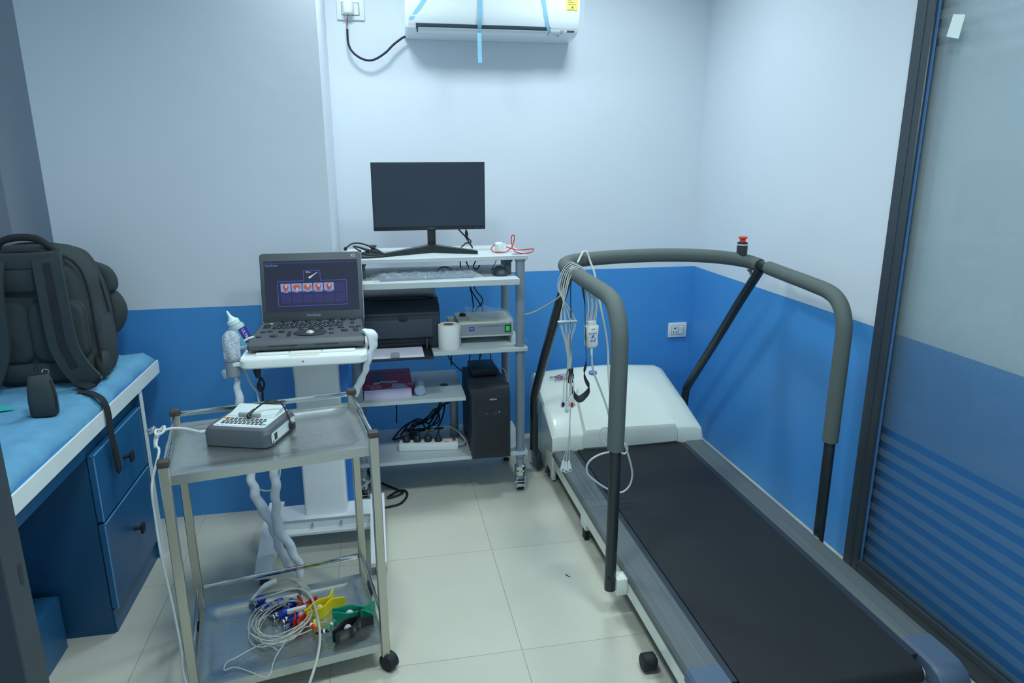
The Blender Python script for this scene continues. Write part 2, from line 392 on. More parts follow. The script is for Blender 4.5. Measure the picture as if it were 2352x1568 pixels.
def ac_pt(u):
    u = max(0., min(len(prof) - 1.001, u)); i = int(u); f = u - i
    return (prof[i][0] * (1 - f) + prof[i + 1][0] * f, prof[i][1] * (1 - f) + prof[i + 1][1] * f)
def ac_patch(bm, edge, off, th=.0004):
    """thin patch on the front: edge = list of (x0, x1, u) rows"""
    lo, hi = [], []
    for x0, x1, u in edge:
        p, q = ac_pt(u), ac_pt(u + .2); nn = V((0, -(p[1] - q[1]), (p[0] - q[0]))).normalized()
        if nn.y > 0: nn = -nn
        a = V((x0, p[0], p[1])) + nn * off; b = V((x1, p[0], p[1])) + nn * off
        lo.append([bm.verts.new(a), bm.verts.new(b)]); hi.append([bm.verts.new(a + nn * th), bm.verts.new(b + nn * th)])
    for i in range(len(lo) - 1):
        bm.faces.new((hi[i][0], hi[i][1], hi[i + 1][1], hi[i + 1][0])); bm.faces.new((lo[i][0], lo[i + 1][0], lo[i + 1][1], lo[i][1]))
bm = B(); ac_patch(bm, [(.218, .850, 5.85), (.218, .850, 6.3), (.219, .849, 6.9), (.222, .846, 7.3), (.224, .844, 7.75)], .0008); obj('outlet_slot', bm, mat('outlet_shadow_grey', (70, 86, 100), .5), t)
bm = B(); ac_patch(bm, [(.228, .840, 6.62), (.228, .840, 6.95), (.229, .839, 7.3), (.230, .838, 7.66)], .005, .003); obj('air_flap', bm, M_ac, t)
bm = B(); ac_patch(bm, [(.19, .985, 6.02), (.19, .985, 6.05)], .0003, .0004); obj('panel_seam', bm, mat('seam_grey', (170, 182, 190), .5), t)
bm = B(); ac_patch(bm, [(.932, .968, 6.5), (.932, .968, 6.95)], .001, .001); obj('display_window', bm, mat('smoked_window', (86, 92, 112), .2), t)
bm = B(); ac_patch(bm, [(.898, .916, 6.5), (.898, .916, 6.95)], .001, .0006); obj('indicator_label', bm, mat('indicator_grey', (190, 205, 208), .4), t)
M_print = mat('grey_print', (130, 142, 150), .6)
bm = B()
for (a, b, u) in ((.903, .910, 7.1), (.903, .910, 7.25), (.888, .902, 7.5), (.874, .882, 7.45), (.89, .904, 7.75)): ac_patch(bm, [(a, b, u), (a, b, u + .06)], .0006)
obj('small_print', bm, M_print, t)
M_tape = mat('pale_blue_tape', (150, 212, 240), .3, alpha=.82)
bm = B(); ac_patch(bm, [(.36, .378, 3), (.36, .378, 4), (.305, .323, 4.2)] and [(.300, .322, 3.0), (.262, .286, 3.6), (.222, .246, 4.3), (.186, .206, 5.4)], .0016); obj('shipping_tape', bm, M_tape, t)
bm = B(); ac_patch(bm, [(.502, .521, 2.5), (.502, .521, 4), (.502, .521, 5), (.502, .521, 6), (.502, .521, 7.2)], .0055); 
a = ac_pt(7.2); strap(bm, [(.5115, a[0] - .006, a[1] - .003), (.5115, 3.455, 2.06), (.513, 3.46, 2.0), (.5145, 3.462, 1.965)], (1, 0, 0), .019, .0006); obj('shipping_tape', bm, M_tape, t, label='middle tape hanging down past the bottom edge')
bm = B(); ac_patch(bm, [(.788, .810, 3.0), (.800, .822, 3.8), (.812, .832, 4.6), (.822, .842, 5.5), (.834, .850, 6.5), (.842, .856, 7.05)], .0018); obj('shipping_tape', bm, M_tape, t)
bm = B(); ac_patch(bm, [(.920, .975, 3.1), (.920, .975, 3.75), (.920, .975, 4.05)], .001); es = obj('energy_sticker', bm, mat('yellow_sticker', (238, 236, 70), .5), t, label='yellow energy sticker')
bm = B()
for k in range(6): ac_patch(bm, [(.928, .944 + .012 * ((k * 7) % 3), 3.30 + k * .09), (.928, .944 + .012 * ((k * 7) % 3), 3.325 + k * .09)], .0016)
ac_patch(bm, [(.945, .953, 3.84), (.945, .953, 3.93)], .0016); ac_patch(bm, [(.925, .97, 3.985), (.925, .97, 4.0)], .0016)
obj('sticker_print', bm, mat('sticker_print', (90, 110, 70), .6), es)
bm = B()
f = [[V((x, p[0] - .004 - .003 * math.sin(9 * x + i), p[1])) for x in (.155, .30, .5, .7, .9, 1.008)] for i, p in enumerate((ac_pt(2.2), ac_pt(3), ac_pt(4), ac_pt(5), ac_pt(5.9)))]
vv = [[bm.verts.new(p) for p in r] for r in f]
for i in range(4):
    for j in range(5): bm.faces.new((vv[i][j], vv[i][j + 1], vv[i + 1][j + 1], vv[i + 1][j]))
obj('wrapping_film', bm, film_mat('thin_film', (235, 245, 250), .10, .08, .5, 25), t)

# ================================================================ bench with drawers
M_bblue = mat('blue_laminate', (34, 92, 134), .35, var=.06)
M_bdark = mat('blue_laminate_body', (26, 76, 112), .4, var=.06)
t = thing('examination_bench', 'blue examination bench with white edged top and two drawers on the left', 'bench', (-1.25, 2.2, 0))
bm = B(); box(bm, -1.60, -.902, 1.12, 2.905, .70, .745); obj('bench_top', bm, mat('blue_worktop', (64, 132, 188), .4), t)
bm = B(); box(bm, -.902, -.896, 1.12, 2.907, .695, .748, bev=.001, seg=1); obj('edge_band', bm, M_white, t, label='white edge strip')
bm = B(); box(bm, -1.55, -.945, 1.12, 2.19, .62, .70); box(bm, -.955, -.925, 1.12, 2.20, .635, .70); obj('apron', bm, M_bblue, t)
bm = B(); box(bm, -1.58, -.928, 2.205, 2.665, .0, .70); obj('drawer_cabinet', bm, M_bdark, t)
bm = B(); box(bm, -.928, -.922, 2.212, 2.662, .0, .085); obj('kick_board', bm, M_bblue, t)
bm = B(); box(bm, -1.58, -.904, 2.666, 2.690, .0, .70); obj('end_panel', bm, M_bblue, t)
bm = B(); box(bm, -.905, -.9015, 2.664, 2.692, .0, .70); obj('panel_edging', bm, M_white, t, label='white edge of the end panel')
M_edge = mat('pale_blue_edge', (96, 160, 205), .35)
for z0, z1 in ((.408, .636), (.092, .398)):
    bm = B(); box(bm, -.926, -.906, 2.208, 2.660, z0, z1, bev=.0015, seg=1); dr = obj('drawer', bm, M_bblue, t)
    bm = B(); box(bm, -.908, -.9052, 2.2075, 2.2105, z0, z1); box(bm, -.908, -.9052, 2.2075, 2.660, z1 - .003, z1 + .0005); obj('drawer_edging', bm, M_edge, dr)
    zc = (z0 + z1) / 2 + .01; yc = 2.44
    bm = B(); cyl(bm, (-.906, yc, zc), (-.884, yc, zc), .007, .006, 12)
    box(bm, -.884, -.874, yc - .016, yc + .016, zc - .018, zc + .018, bev=.004); obj('drawer_knob', bm, M_blacksoft, dr)
bm = B(); box(bm, -1.50, -1.055, 1.50, 2.163, 0, .19, bev=.002, seg=1)
one('footstep_box', bm, M_bblue, 'low blue box on the floor under the bench', 'box')
# mattress sheet
bm = B(); n, m = 60, 22
def sheet_z(x, y):
    e = min((-.905 - x) / .05, (2.885 - y) / .05, 1.); e = max(0., e)
    return .752 + .040 * math.sqrt(max(0, 1 - (1 - e) ** 2)) + .004 * math.sin(23 * y + 9 * x) * math.sin(31 * x - 5 * y) + .0028 * math.sin(61 * y - 17 * x) + .003 * math.sin(34 * x + 47 * y + 2 * math.sin(13 * x))
R_ = []
for i in range(n + 1):
    y = 1.14 + (2.888 - 1.14) * i / n; row = []
    for j in range(m + 1):
        x = -1.58 + (.672) * j / m; dx = (.006 * math.sin(9 * y) + .004 * math.sin(27 * y)) * (j / m) ** 4
        row.append(V((x + dx, y, sheet_z(x, y))))
    R_.append(row)
vv = [[bm.verts.new(p) for p in r] for r in R_]
for i in range(n):
    for j in range(m): bm.faces.new((vv[i][j], vv[i][j + 1], vv[i + 1][j + 1], vv[i + 1][j]))
bd = [vv[0][j] for j in range(m + 1)] + [vv[i][m] for i in range(1, n + 1)] + [vv[n][j] for j in range(m - 1, -1, -1)] + [vv[i][0] for i in range(n - 1, 0, -1)]
lo = [bm.verts.new((v.co.x, v.co.y, .7455)) for v in bd]
for i in range(len(bd)): bm.faces.new((bd[i], bd[(i + 1) % len(bd)], lo[(i + 1) % len(bd)], lo[i]))
bm.faces.new(lo)
one('bench_pad', bm, mat('blue_disposable_sheet', (98, 158, 194), .8, var=.26, vscale=14, bump=1.0, bscale=16), 'thin pad under a wrinkled light blue sheet on the bench', 'mattress pad', sharp=60)
bm = B(); prism(bm, [(0, 0), (.07, .012), (.03, .05), (-.03, .05)], (-1.178, 2.215, .797), (1, 0, 0), (0, 1, 0), (0, 0, .0015))
one('paper_slip', bm, mat('teal_paper', (40, 190, 180), .6), 'teal scrap lying on the blue sheet at the frame edge', 'paper')

# ================================================================ backpack (local frame: x across, y back to front, z up)
M_pack = mat('black_nylon', (50, 61, 63), .75, var=.16, vscale=30, bump=.35, bscale=420)
M_pack2 = mat('black_padding', (52, 63, 66), .85, var=.12, vscale=16, bump=.3, bscale=600)
M_mesh = mat('grey_mesh_net', (56, 66, 70), .8, var=.3, vscale=300, bump=.6, bscale=700)
M_web = mat('black_webbing', (34, 40, 44), .8, bump=.5, bscale=500)
bp = thing('backpack', 'large black backpack standing on the blue sheet', 'backpack', (-1.125, 2.475, .79), math.radians(3))
def superloop(cx, cy, z, a, b, n=40, e=3.2, fn=None):
    out = []
    for k in range(n):
        th = 2 * PI * k / n; c, s = math.cos(th), math.sin(th)
        x = cx + a * math.copysign(abs(c) ** (2 / e), c); y = cy + b * math.copysign(abs(s) ** (2 / e), s)
        out.append(V((x, y, z)))
    return out
def lump(bm, rows, e=3.2, n=40):
    R3 = spline([r[:3] for r in rows], 5); AB = spline([(r[3], r[4], 0) for r in rows], 5)
    return rings(bm, [superloop(p.x, p.y, p.z, max(.002, q.x), max(.002, q.y), n, e) for p, q in zip(R3, AB)])
bm = B(); lump(bm, [(0, .10, .0, .15, .075), (0, .10, .012, .172, .095), (0, .10, .06, .180, .105), (0, .10, .15, .180, .108), (0, .10, .27, .176, .104), (0, .10, .35, .166, .098), (0, .095, .41, .150, .09), (0, .09, .445, .128, .078), (0, .085, .462, .10, .055), (0, .085, .466, .06, .03)])
for v in bm.verts: v.co += V((.004 * math.sin(40 * v.co.z), .005 * math.sin(30 * v.co.x + 25 * v.co.z), 0))
body = obj('pack_body', bm, M_pack, bp, True, 60)
bm = B(); lump(bm, [(.005, .235, .012, .14, .05), (.005, .235, .03, .155, .066), (.005, .24, .15, .158, .078), (.005, .235, .28, .152, .072), (.005, .225, .36, .138, .06), (.005, .215, .42, .115, .045), (.005, .205, .445, .08, .025)]); obj('main_compartment', bm, M_pack, bp, True, 60)
bm = B(); lump(bm, [(.03, .315, .10, .10, .02), (.035, .325, .115, .130, .045), (.045, .335, .18, .142, .060), (.04, .33, .245, .132, .05), (.03, .315, .29, .10, .03), (.03, .31, .305, .08, .015)]); obj('front_pocket', bm, M_pack, bp, True, 60)
bm = B(); lump(bm, [(.065, .295, .26, .09, .02), (.07, .305, .275, .105, .038), (.07, .31, .315, .105, .042), (.065, .30, .355, .092, .033), (.06, .29, .378, .06, .015)]); obj('upper_pocket', bm, M_pack, bp, True, 60)
bm = B()
tube(bm, [(.178, .155, .03), (.18, .165, .15), (.172, .16, .28), (.158, .15, .36), (.12, .14, .43), (.06, .132, .462), (-.06, .13, .465), (-.12, .135, .43)], .0035, 8); tube(bm, [(.155, .262, .04), (.16, .275, .16), (.152, .27, .29), (.135, .25, .37), (.09, .235, .43), (0, .225, .45)], .003, 8)
tube(bm, [(-.155, .01, .41), (-.1, .0, .445), (0, -.004, .456), (.1, .0, .445), (.150, .012, .405), (.172, .01, .33), (.178, .005, .2), (.178, .01, .05)], .005, 8); obj('piping', bm, M_web, bp, True)
for cx, cz, a, h in ((0.07, .19, .085, .17), (-.08, .19, .075, .17), (0.0, .37, .12, .075), (0, .055, .13, .05)):
    bm = B(); pr = rrect(2 * a, h * 1.25, min(a, h) * .55, 6)
    rings(bm, [[V((cx + p[0], .02, cz + p[1])) for p in pr], [V((cx + p[0] * .97, -.012, cz + p[1] * .97)) for p in pr], [V((cx + p[0] * .85, -.020, cz + p[1] * .85)) for p in pr]]); obj('back_padding', bm, M_pack2, bp, True, 60)
bm = B(); rings(bm, [superloop(.16, .115, z, a, b, 24, 2.4) for z, a, b in ((.02, .022, .05), (.05, .034, .068), (.12, .038, .074), (.19, .03, .07), (.215, .024, .064))]); obj('side_net', bm, M_mesh, bp, True, 60)
bm = B(); rings(bm, [superloop(.172, .045, z, a, b, 20, 2.2) for z, a, b in ((.015, .014, .025), (.05, .022, .045), (.085, .02, .04), (.10, .012, .02))]); obj('base_gusset', bm, M_pack, bp, True, 60)
bm = B(); tube(bm, [(-.075, .03, .452), (-.065, .028, .482), (-.02, .026, .497), (.04, .026, .492), (.075, .03, .462), (.085, .032, .45)], [.008, .011, .012, .012, .011, .007], 10, prof=None); obj('carry_handle', bm, M_web, bp, True)
for s in (1, -1):
    bm = B(); P_ = [(.075 * s, -.004, .448), (.080 * s, -.03, .42), (.088 * s, -.048, .35), (.092 * s, -.055, .24), (.098 * s, -.058, .15), (.122 * s, -.06, .08), (.155 * s, -.055, .025), (.172 * s, -.045, .012)]
    strap(bm, P_, (1, .0, 0.25 * s), .082, .014, 6); sp = obj('shoulder_strap', bm, M_pack2, bp, True, 50)
    bm = B(); strap(bm, [(p[0], p[1] - .0085, p[2]) for p in P_[1:6]], (1, 0, .25 * s), .022, .003); obj('strap_webbing', bm, M_web, sp, True)
bm = B(); box(bm, -.118, .118, -.026, .02, .400, .452, bev=.010); obj('strap_yoke', bm, M_pack2, bp, True)
# loose adjuster of the right strap hanging over the bench edge
bm = B(); strap(bm, [(-.985, 2.415, .815), (-.975, 2.39, .806), (-.965, 2.355, .803), (-.93, 2.335, .802), (-.899, 2.325, .782), (-.887, 2.322, .74), (-.886, 2.318, .68), (-.886, 2.322, .60), (-.886, 2.33, .53)], (0.25, 1, 0), .026, .0022); obj('adjuster_strap', bm, M_web, bp)
bm = B(); strap(bm, [(-.886, 2.328, .62), (-.885, 2.333, .56), (-.885, 2.338, .522)], (0, 1, 0), .030, .0045); obj('strap_end', bm, M_web, bp)
bm = B(); box(bm, -.03, .03, -.019, .019, -.005, .006, bev=.003, M=Matrix.Translation((-.972, 2.392, .812)) @ Matrix.Rotation(math.radians(-30), 4, 'Z') @ Matrix.Rotation(math.radians(8), 4, 'Y')); obj('strap_buckle', bm, M_black, bp)
# pouch
t = thing('pouch', 'small black zipped pouch standing on the sheet in front of the backpack', 'pouch', (-1.0, 2.172, .793), math.radians(18))
bm = B(); rings(bm, [superloop(0, 0, z, a, b, 28, 3.4) for z, a, b in ((0, .030, .020), (.006, .036, .026), (.05, .037, .028), (.09, .034, .024), (.118, .028, .014), (.126, .024, .006))]); obj('pouch_body', bm, M_pack, t, True, 60)
bm = B(); tube(bm, [(-.026, 0, .124), (0, -.002, .129), (.026, 0, .124)], .0024, 6); tube(bm, [(.032, -.02, .02), (.035, -.022, .06), (.028, -.014, .11)], .002, 6); obj('zip', bm, M_web, t, True)
bm = B(); tube(bm, [(.022, 0, .122), (.026, 0, .136), (.014, 0, .140), (.010, 0, .128)], .0016, 6, closed=True); obj('ring', bm, M_chrome, t, True, label='metal ring')
bm = B(); tube(bm, [(-.004, 0, .125), (-.008, .004, .145), (0, .004, .152), (.006, .002, .127)], .003, 6); obj('loop_tab', bm, M_web, t, True)
# ================================================================ steel trolley
M_steel = steel_mat('brushed_steel', (192, 197, 194), .27); M_steelp = steel_mat('steel_post', (192, 191, 180), .30, 4)
TR = (-.568, 1.771, 0.); TA = math.radians(10.4); TW, TD = .535, .396
TMX = Matrix.Translation(TR) @ Matrix.Rotation(TA, 4, 'Z')
t = thing('steel_trolley', 'two tier stainless steel trolley on black castors in front of the ultrasound machine', 'trolley', TR, TA)
M_cap = mat('grey_end_cap', (70, 64, 62), .5)
for x in (0, TW):
    for y in (0, TD):
        bm = B(); box(bm, x - .0125, x + .0125, y - .0125, y + .0125, .048, .775, bev=.002, seg=1); po = obj('post', bm, M_steelp, t, True)
        bm = B(); box(bm, x - .0145, x + .0145, y - .0145, y + .0145, .770, .788, bev=.003); obj('post_cap', bm, M_cap, po, True)
        bm = B(); a = .6 if x else -.5; box(bm, x - .010, x + .010, y - .010, y + .010, .040, .050); ca = obj('caster', bm, M_black, t, True)
        bm = B(); dx = V((math.cos(a), math.sin(a), 0)); c = V((x + .008, y - .006, .0275))
        lathe(bm, [(.018, -.019), (.0265, -.016), (.0275, 0), (.0265, .016), (.018, .019)], Matrix.Translation(c) @ dx.to_track_quat('Z', 'Y').to_matrix().to_4x4(), 24); obj('wheel', bm, M_blacksoft, ca, True)
def tray(zr, zs, name):
    bm = B(); w_, h = TW, TD; cx, cy = w_ / 2, h / 2
    L = []
    for (i, z, r) in ((0, zr - .027, .004), (0, zr, .004), (.030, zr, .02), (.040, zr - .003, .02), (.052, zs, .02), (.09, zs, .02)):
        L.append([V((cx + p[0], cy + p[1], z)) for p in rrect(w_ - 2 * i + .002, h - 2 * i + .002, r + i * .25, 5)])
    rings(bm, L); return obj(name, bm, M_steel, t, True, 30)
tray(.742, .7345, 'upper_tray'); tray(.092, .084, 'lower_tray')
for z in (.772, .165):
    for a in ((.0125, TW - .0125, TD - .004, TD + .004), (-.004, .004, .0125, TD - .0125), (TW - .004, TW + .004, .0125, TD - .0125)):
        bm = B(); box(bm, a[0], a[1], a[2], a[3], z - .008, z + .008, bev=.002, seg=2); obj('guard_rail', bm, M_chrome, t, True)
def TP(x, y, z): return TMX @ V((x, y, z))

# ---------------------------------------------------------------- ECG recorder on the upper tray
M_ecgd = mat('slate_plastic', (78, 86, 92), .5); M_ecgl = mat('pale_grey_plastic', (198, 212, 212), .45)
t = thing('ecg_recorder', 'dark grey portable recorder with small keyboard and paper lid on the trolley', 'medical recorder', (-.397, 2.036, .7348), math.radians(-18.5))
w_, h = .202, .188
bm = B(); rings(bm, [[V((p[0], p[1], z)) for p in rrect(w_ - 2 * i, h - 2 * i, .026, 6)] for z, i in ((0, .004), (.004, 0), (.040, 0), (.052, .006), (.055, .012))]); obj('case', bm, M_ecgd, t, True, 30)
bm = B(); rings(bm, [[V((p[0], p[1] + .004, z)) for p in rrect(w_ - .044, h - .034, .008, 4)] for z in (.0545, .0565)]); obj('top_panel', bm, M_ecgl, t, True)
bm = B(); prism(bm, [(.002, .0565), (.078, .0565), (.078, .070), (.062, .071), (.004, .0595)], (-.070, 0, 0), (0, 1, 0), (0, 0, 1), (.142, 0, 0)); li = obj('paper_lid', bm, M_ecgl, t, True)
bm = B(); box(bm, -.038, .030, -.001, .010, .058, .070, bev=.003); obj('lid_latch', bm, mat('grey_latch', (150, 165, 165), .5), li, True)
bm = B()
for r in range(4):
    for k in range(10): box(bm, -.066 + .0128 * k + .003 * (r % 2), -.0575 + .0128 * k + .003 * (r % 2), -.016 - .0125 * r, -.0105 - .0125 * r, .0565, .0585)
obj('keys', bm, mat('brown_grey_keys', (84, 80, 84), .5), t, True)
bm = B()
for k in range(3): box(bm, -.070 + .014 * k, -.061 + .014 * k, -.0665, -.061, .0565, .0585)
box(bm, -.030, .032, -.0665, -.061, .0565, .0585)
for k in range(3): box(bm, .037 + .013 * k, .046 + .013 * k, -.0665, -.061, .0565, .0585)
obj('white_keys', bm, M_paper, t, True)
bm = B(); box(bm, .062, .074, -.056, -.050, .0565, .0588); obj('start_key', bm, mat('green_key', (60, 190, 150), .4), t, True, label='green key')
bm = B(); box(bm, -.080 + .003, -.068, -.016, -.010, .0565, .0588); obj('power_key', bm, mat('orange_key', (226, 150, 60), .4), t, True, label='orange key')
bm = B(); prism(bm, rrect(.15, .030, .008, 4), (.1013, -.004, .026), (0, 1, 0), (0, 0, 1), (.001, 0, 0)); pp = obj('port_panel', bm, M_ecgl, t, True)
bm = B(); box(bm, .102, .1035, -.062, -.046, .016, .036, bev=.0005, seg=1); box(bm, .102, .1030, -.074, -.068, .014, .018); obj('socket', bm, M_black, pp, True)
bm = B(); box(bm, .102, .120, .026, .042, .012, .034, bev=.004); obj('jack_plug', bm, M_black, t, True)
a = thing('jumper_cable', 'short black cable arching over the recorder on the trolley', 'cable', (-.34, 2.06, .79))
bm = B(); tube(bm, [(-.397, 2.035, .800), (-.388, 2.045, .809), (-.367, 2.05, .824), (-.345, 2.05, .834), (-.326, 2.05, .834), (-.308, 2.05, .823), (-.297, 2.045, .802), (-.288, 2.035, .780), (-.283, 2.027, .766)], .0024, 8); obj('cable', bm, M_cableblack, a)
bm = B(); tube(bm, [(-.386, 2.049, .812), (-.398, 2.035, .803), (-.401, 2.028, .797), (-.393, 2.026, .793)], [.003, .0055, .006, .004], 10); obj('right_angle_plug', bm, M_black, a)
# white patient lead from the recorder to the floor
a = thing('recorder_lead', 'white lead knotted at the trolley corner and trailing to the floor', 'cable', (-.59, 1.80, .02))
bm = B(); tube(bm, [(-.505, 2.030, .757), (-.530, 2.012, .765), (-.568, 1.985, .790), (-.600, 1.965, .800), (-.622, 1.945, .795), (-.620, 1.90, .78), (-.606, 1.87, .77), (-.618, 1.82, .70), (-.606, 1.775, .62), (-.600, 1.757, .553), (-.597, 1.755, .495), (-.589, 1.755, .373), (-.583, 1.752, .246), (-.586, 1.752, .156), (-.566, 1.745, .060), (-.53, 1.70, .012), (-.49, 1.64, .006)], .0035, 8); obj('cable', bm, M_cablewhite, a)
bm = B(); tube(bm, [(-.500, 2.033, .757), (-.535, 2.010, .766)], .0055, 8); obj('strain_relief', bm, M_cablewhite, a)
bm = B(); tube(bm, [(-.612, 1.955, .800), (-.628, 1.94, .808), (-.622, 1.92, .800), (-.606, 1.93, .806), (-.612, 1.955, .812), (-.63, 1.935, .79), (-.625, 1.905, .77)], .0035, 8); obj('knot', bm, M_cablewhite, a)
bm = B(); box(bm, -.013, .013, -.004, .004, -.008, .008, bev=.002, M=Matrix.Translation((-.642, 1.95, .805)) @ Matrix.Rotation(-.5, 4, 'Y')); obj('metal_connector', bm, M_chrome, a)
bm = B(); ball(bm, (-.570, 1.747, .072), .0125, 1, 1, 1.2); obj('blue_cap', bm, mat('blue_rubber', (36, 62, 180), .4), a, label='blue rubber cap')

# ---------------------------------------------------------------- limb clamps, suction bulbs and leads on the lower tray
ZS = .0842
def clamp(name, label, c, ang, m, mi, fy=1):
    t = thing(name, label, 'limb clamp', (c[0], c[1], ZS), math.radians(ang), 'clip electrodes on the lower trolley shelf')
    for s in (1, -1):
        pts = []
        for k in range(13):
            x = -.066 + .132 * k / 12
            y = s * (.005 + .013 * math.cos((x + .012) * 34) ** 2 + (.016 * max(0, (x - .03) / .036)))
            pts.append((x, y, .021 + .003 * s))
        bm = B(); strap(bm, pts, (0, 0, 1), .040, .0045, 3); obj('jaw', bm, m, t, True)
    bm = B(); ball(bm, (-.012, 0, .024), .013, 1, .9, 1); obj('spring_dome', bm, mi, t, True, label='pale spring piece')
    bm = B(); cyl(bm, (-.055, -.018 * fy, .024), (-.055, -.034 * fy, .027), .004, .003, 10); cyl(bm, (-.055, -.034 * fy, .027), (-.055, -.040 * fy, .028), .006, .006, 10); obj('terminal_screw', bm, M_chrome, t, True)
    bm = B(); tube(bm, [(-.055, -.036 * fy, .027), (-.068, -.054 * fy, .022), (-.080, -.070 * fy, .014)], [.0055, .006, .003], 10); pl = obj('lead_plug', bm, m, t, True)
    bm = B(); tube(bm, [(-.0615, -.045 * fy, .0246), (-.0655, -.0505 * fy, .0232)], .0066, 10); obj('plug_band', bm, M_text, pl, True)
    return t
M_dome = mat('cream_plastic', (222, 208, 170), .5); M_domew = mat('lilac_plastic', (206, 200, 214), .5)
clamp('limb_clamp', 'red clip electrode lying nearest the coiled leads', (-.304, 2.045), 80, mat('red_clamp', (206, 44, 24), .35), M_domew)
clamp('limb_clamp', 'yellow clip electrode between the red and green ones', (-.240, 2.062), 40, mat('yellow_clamp', (240, 218, 20), .35), M_dome)
clamp('limb_clamp', 'green clip electrode partly behind the black one', (-.140, 2.008), -4, mat('green_clamp', (20, 150, 116), .35), M_domew)
clamp('limb_clamp', 'black clip electrode at the front right of the lower shelf', (-.146, 1.942), 42, mat('black_clamp', (26, 32, 36), .35), M_domew, -1)
M_bulb = mat('blue_rubber_bulb', (30, 52, 170), .35)
def bulb(c, ang, label):
    t = thing('suction_electrode', label, 'suction electrode', (c[0], c[1], ZS), math.radians(ang), 'blue suction bulbs under the coiled leads')
    bm = B(); R = Matrix.Translation((0, 0, .017)) @ Matrix.Rotation(math.radians(98), 4, 'Y')
    lathe(bm, [(.006, .006), (.009, .012), (.015, .020), (.0175, .030), (.015, .041), (.008, .047), (.001, .048)], R, 20); obj('rubber_bulb', bm, M_bulb, t, True)
    bm = B(); lathe(bm, [(.0125, -.014), (.013, -.011), (.008, -.004), (.006, .000), (.0062, .008)], R, 20); obj('metal_cup', bm, M_chrome, t, True)
    bm = B(); cyl(bm, (0, 0, .020), (0, -.004, .034), .004, .004, 10); obj('binding_post', bm, M_chrome, t, True)
for c, a, l in (((-.462, 2.125), 65, 'blue suction bulb at the far left end of the coiled leads'), ((-.405, 2.105), 50, 'blue suction bulb below the white lead junction'), ((-.385, 2.045), 40, 'blue suction bulb in the middle of the coil'),
                ((-.352, 2.085), 75, 'blue suction bulb beside the red clip electrode'), ((-.350, 2.015), 35, 'blue suction bulb under the front of the coil'), ((-.432, 2.085), 55, 'blue suction bulb inside the left bend of the coil')):
    bulb(c, a, l)
t = thing('patient_cable', 'coiled ivory patient lead bundle on the lower trolley shelf', 'cable bundle', (-.36, 2.03, ZS))
rnd = random.Random(4)
for k in range(10):
    cx, cy = -.362 + rnd.uniform(-.012, .012), 2.015 + rnd.uniform(-.012, .012); rx, ry = .082 + rnd.uniform(-.016, .012), .108 + rnd.uniform(-.022, .012); ph = rnd.uniform(0, 6.28); tw = .10 * rnd.uniform(-1, 1) - .3
    pts = []
    nn = 12 + rnd.randint(2, 6)
    for i in range(nn):
        a = ph + 2 * PI * i / 12; x, y = rx * math.cos(a) * (1 + .08 * math.sin(3 * a + k)), ry * math.sin(a) * (1 + .06 * math.cos(2 * a + k))
        pts.append((cx + x * math.cos(tw) - y * math.sin(tw), cy + x * math.sin(tw) + y * math.cos(tw), ZS + .008 + .0035 * k + .006 * math.sin(2 * a + k)))
    bm = B(); tube(bm, pts, .0016, 6, 5); obj('lead_wire', bm, M_leadgrey, t)
for pts in ([(-.36, 1.885, .098), (-.40, 1.92, .10), (-.436, 1.912, .096), (-.48, 1.878, .096), (-.50, 1.862, .098), (-.502, 1.83, .096), (-.474, 1.835, .098), (-.424, 1.806, .097), (-.385, 1.782, .093), (-.368, 1.790, .095), (-.366, 1.832, .098), (-.355, 1.879, .10), (-.32, 1.95, .11)],
            [(-.30, 1.96, .11), (-.27, 1.975, .105), (-.240, 1.985, .105), (-.217, 1.982, .105)], [(-.33, 1.92, .11), (-.28, 1.955, .10), (-.235, 1.99, .10), (-.225, 2.005, .105)]):
    bm = B(); tube(bm, pts, .0017, 6); obj('lead_wire', bm, M_leadgrey, t)
bm = B(); tube(bm, [(-.478, 2.160, .100), (-.465, 2.178, .106), (-.440, 2.205, .116), (-.405, 2.222, .12)], [.004, .006, .010, .010], 12); obj('lead_junction', bm, M_whiteplastic, t)
bm = B()
for k in range(7):
    y = .010 * math.sin(k); tube(bm, [(-.405, 2.222, .12), (-.37, 2.224 + .002 * k, .122), (-.335, 2.20 + .003 * k, .12), (-.312 + .004 * k, 2.155, .118), (-.315 + .004 * k, 2.10, .115), (-.31 + .003 * k, 2.05, .112)], .0016, 6)
obj('lead_wire', bm, M_leadgrey, t)
bm = B(); tube(bm, [(-.478, 2.160, .100), (-.482, 2.148, .102), (-.465, 2.135, .112), (-.430, 2.130, .122), (-.395, 2.132, .128), (-.361, 2.145, .13), (-.322, 2.145, .13), (-.294, 2.120, .128), (-.272, 2.077, .126), (-.255, 2.01, .124), (-.241, 1.94, .120), (-.236, 1.884, .112), (-.239, 1.828, .104), (-.246, 1.785, .096), (-.26, 1.742, .075), (-.285, 1.70, .03), (-.31, 1.66, .006)], .0042, 8); obj('trunk_cable', bm, M_leadgrey, t)
bm = B(); box(bm, -.030, .030, -.006, .006, -.006, .006, bev=.001, M=Matrix.Translation((-.318, 2.035, .128)) @ Matrix.Rotation(.25, 4, 'Z')); obj('lead_comb', bm, M_whiteplastic, t)

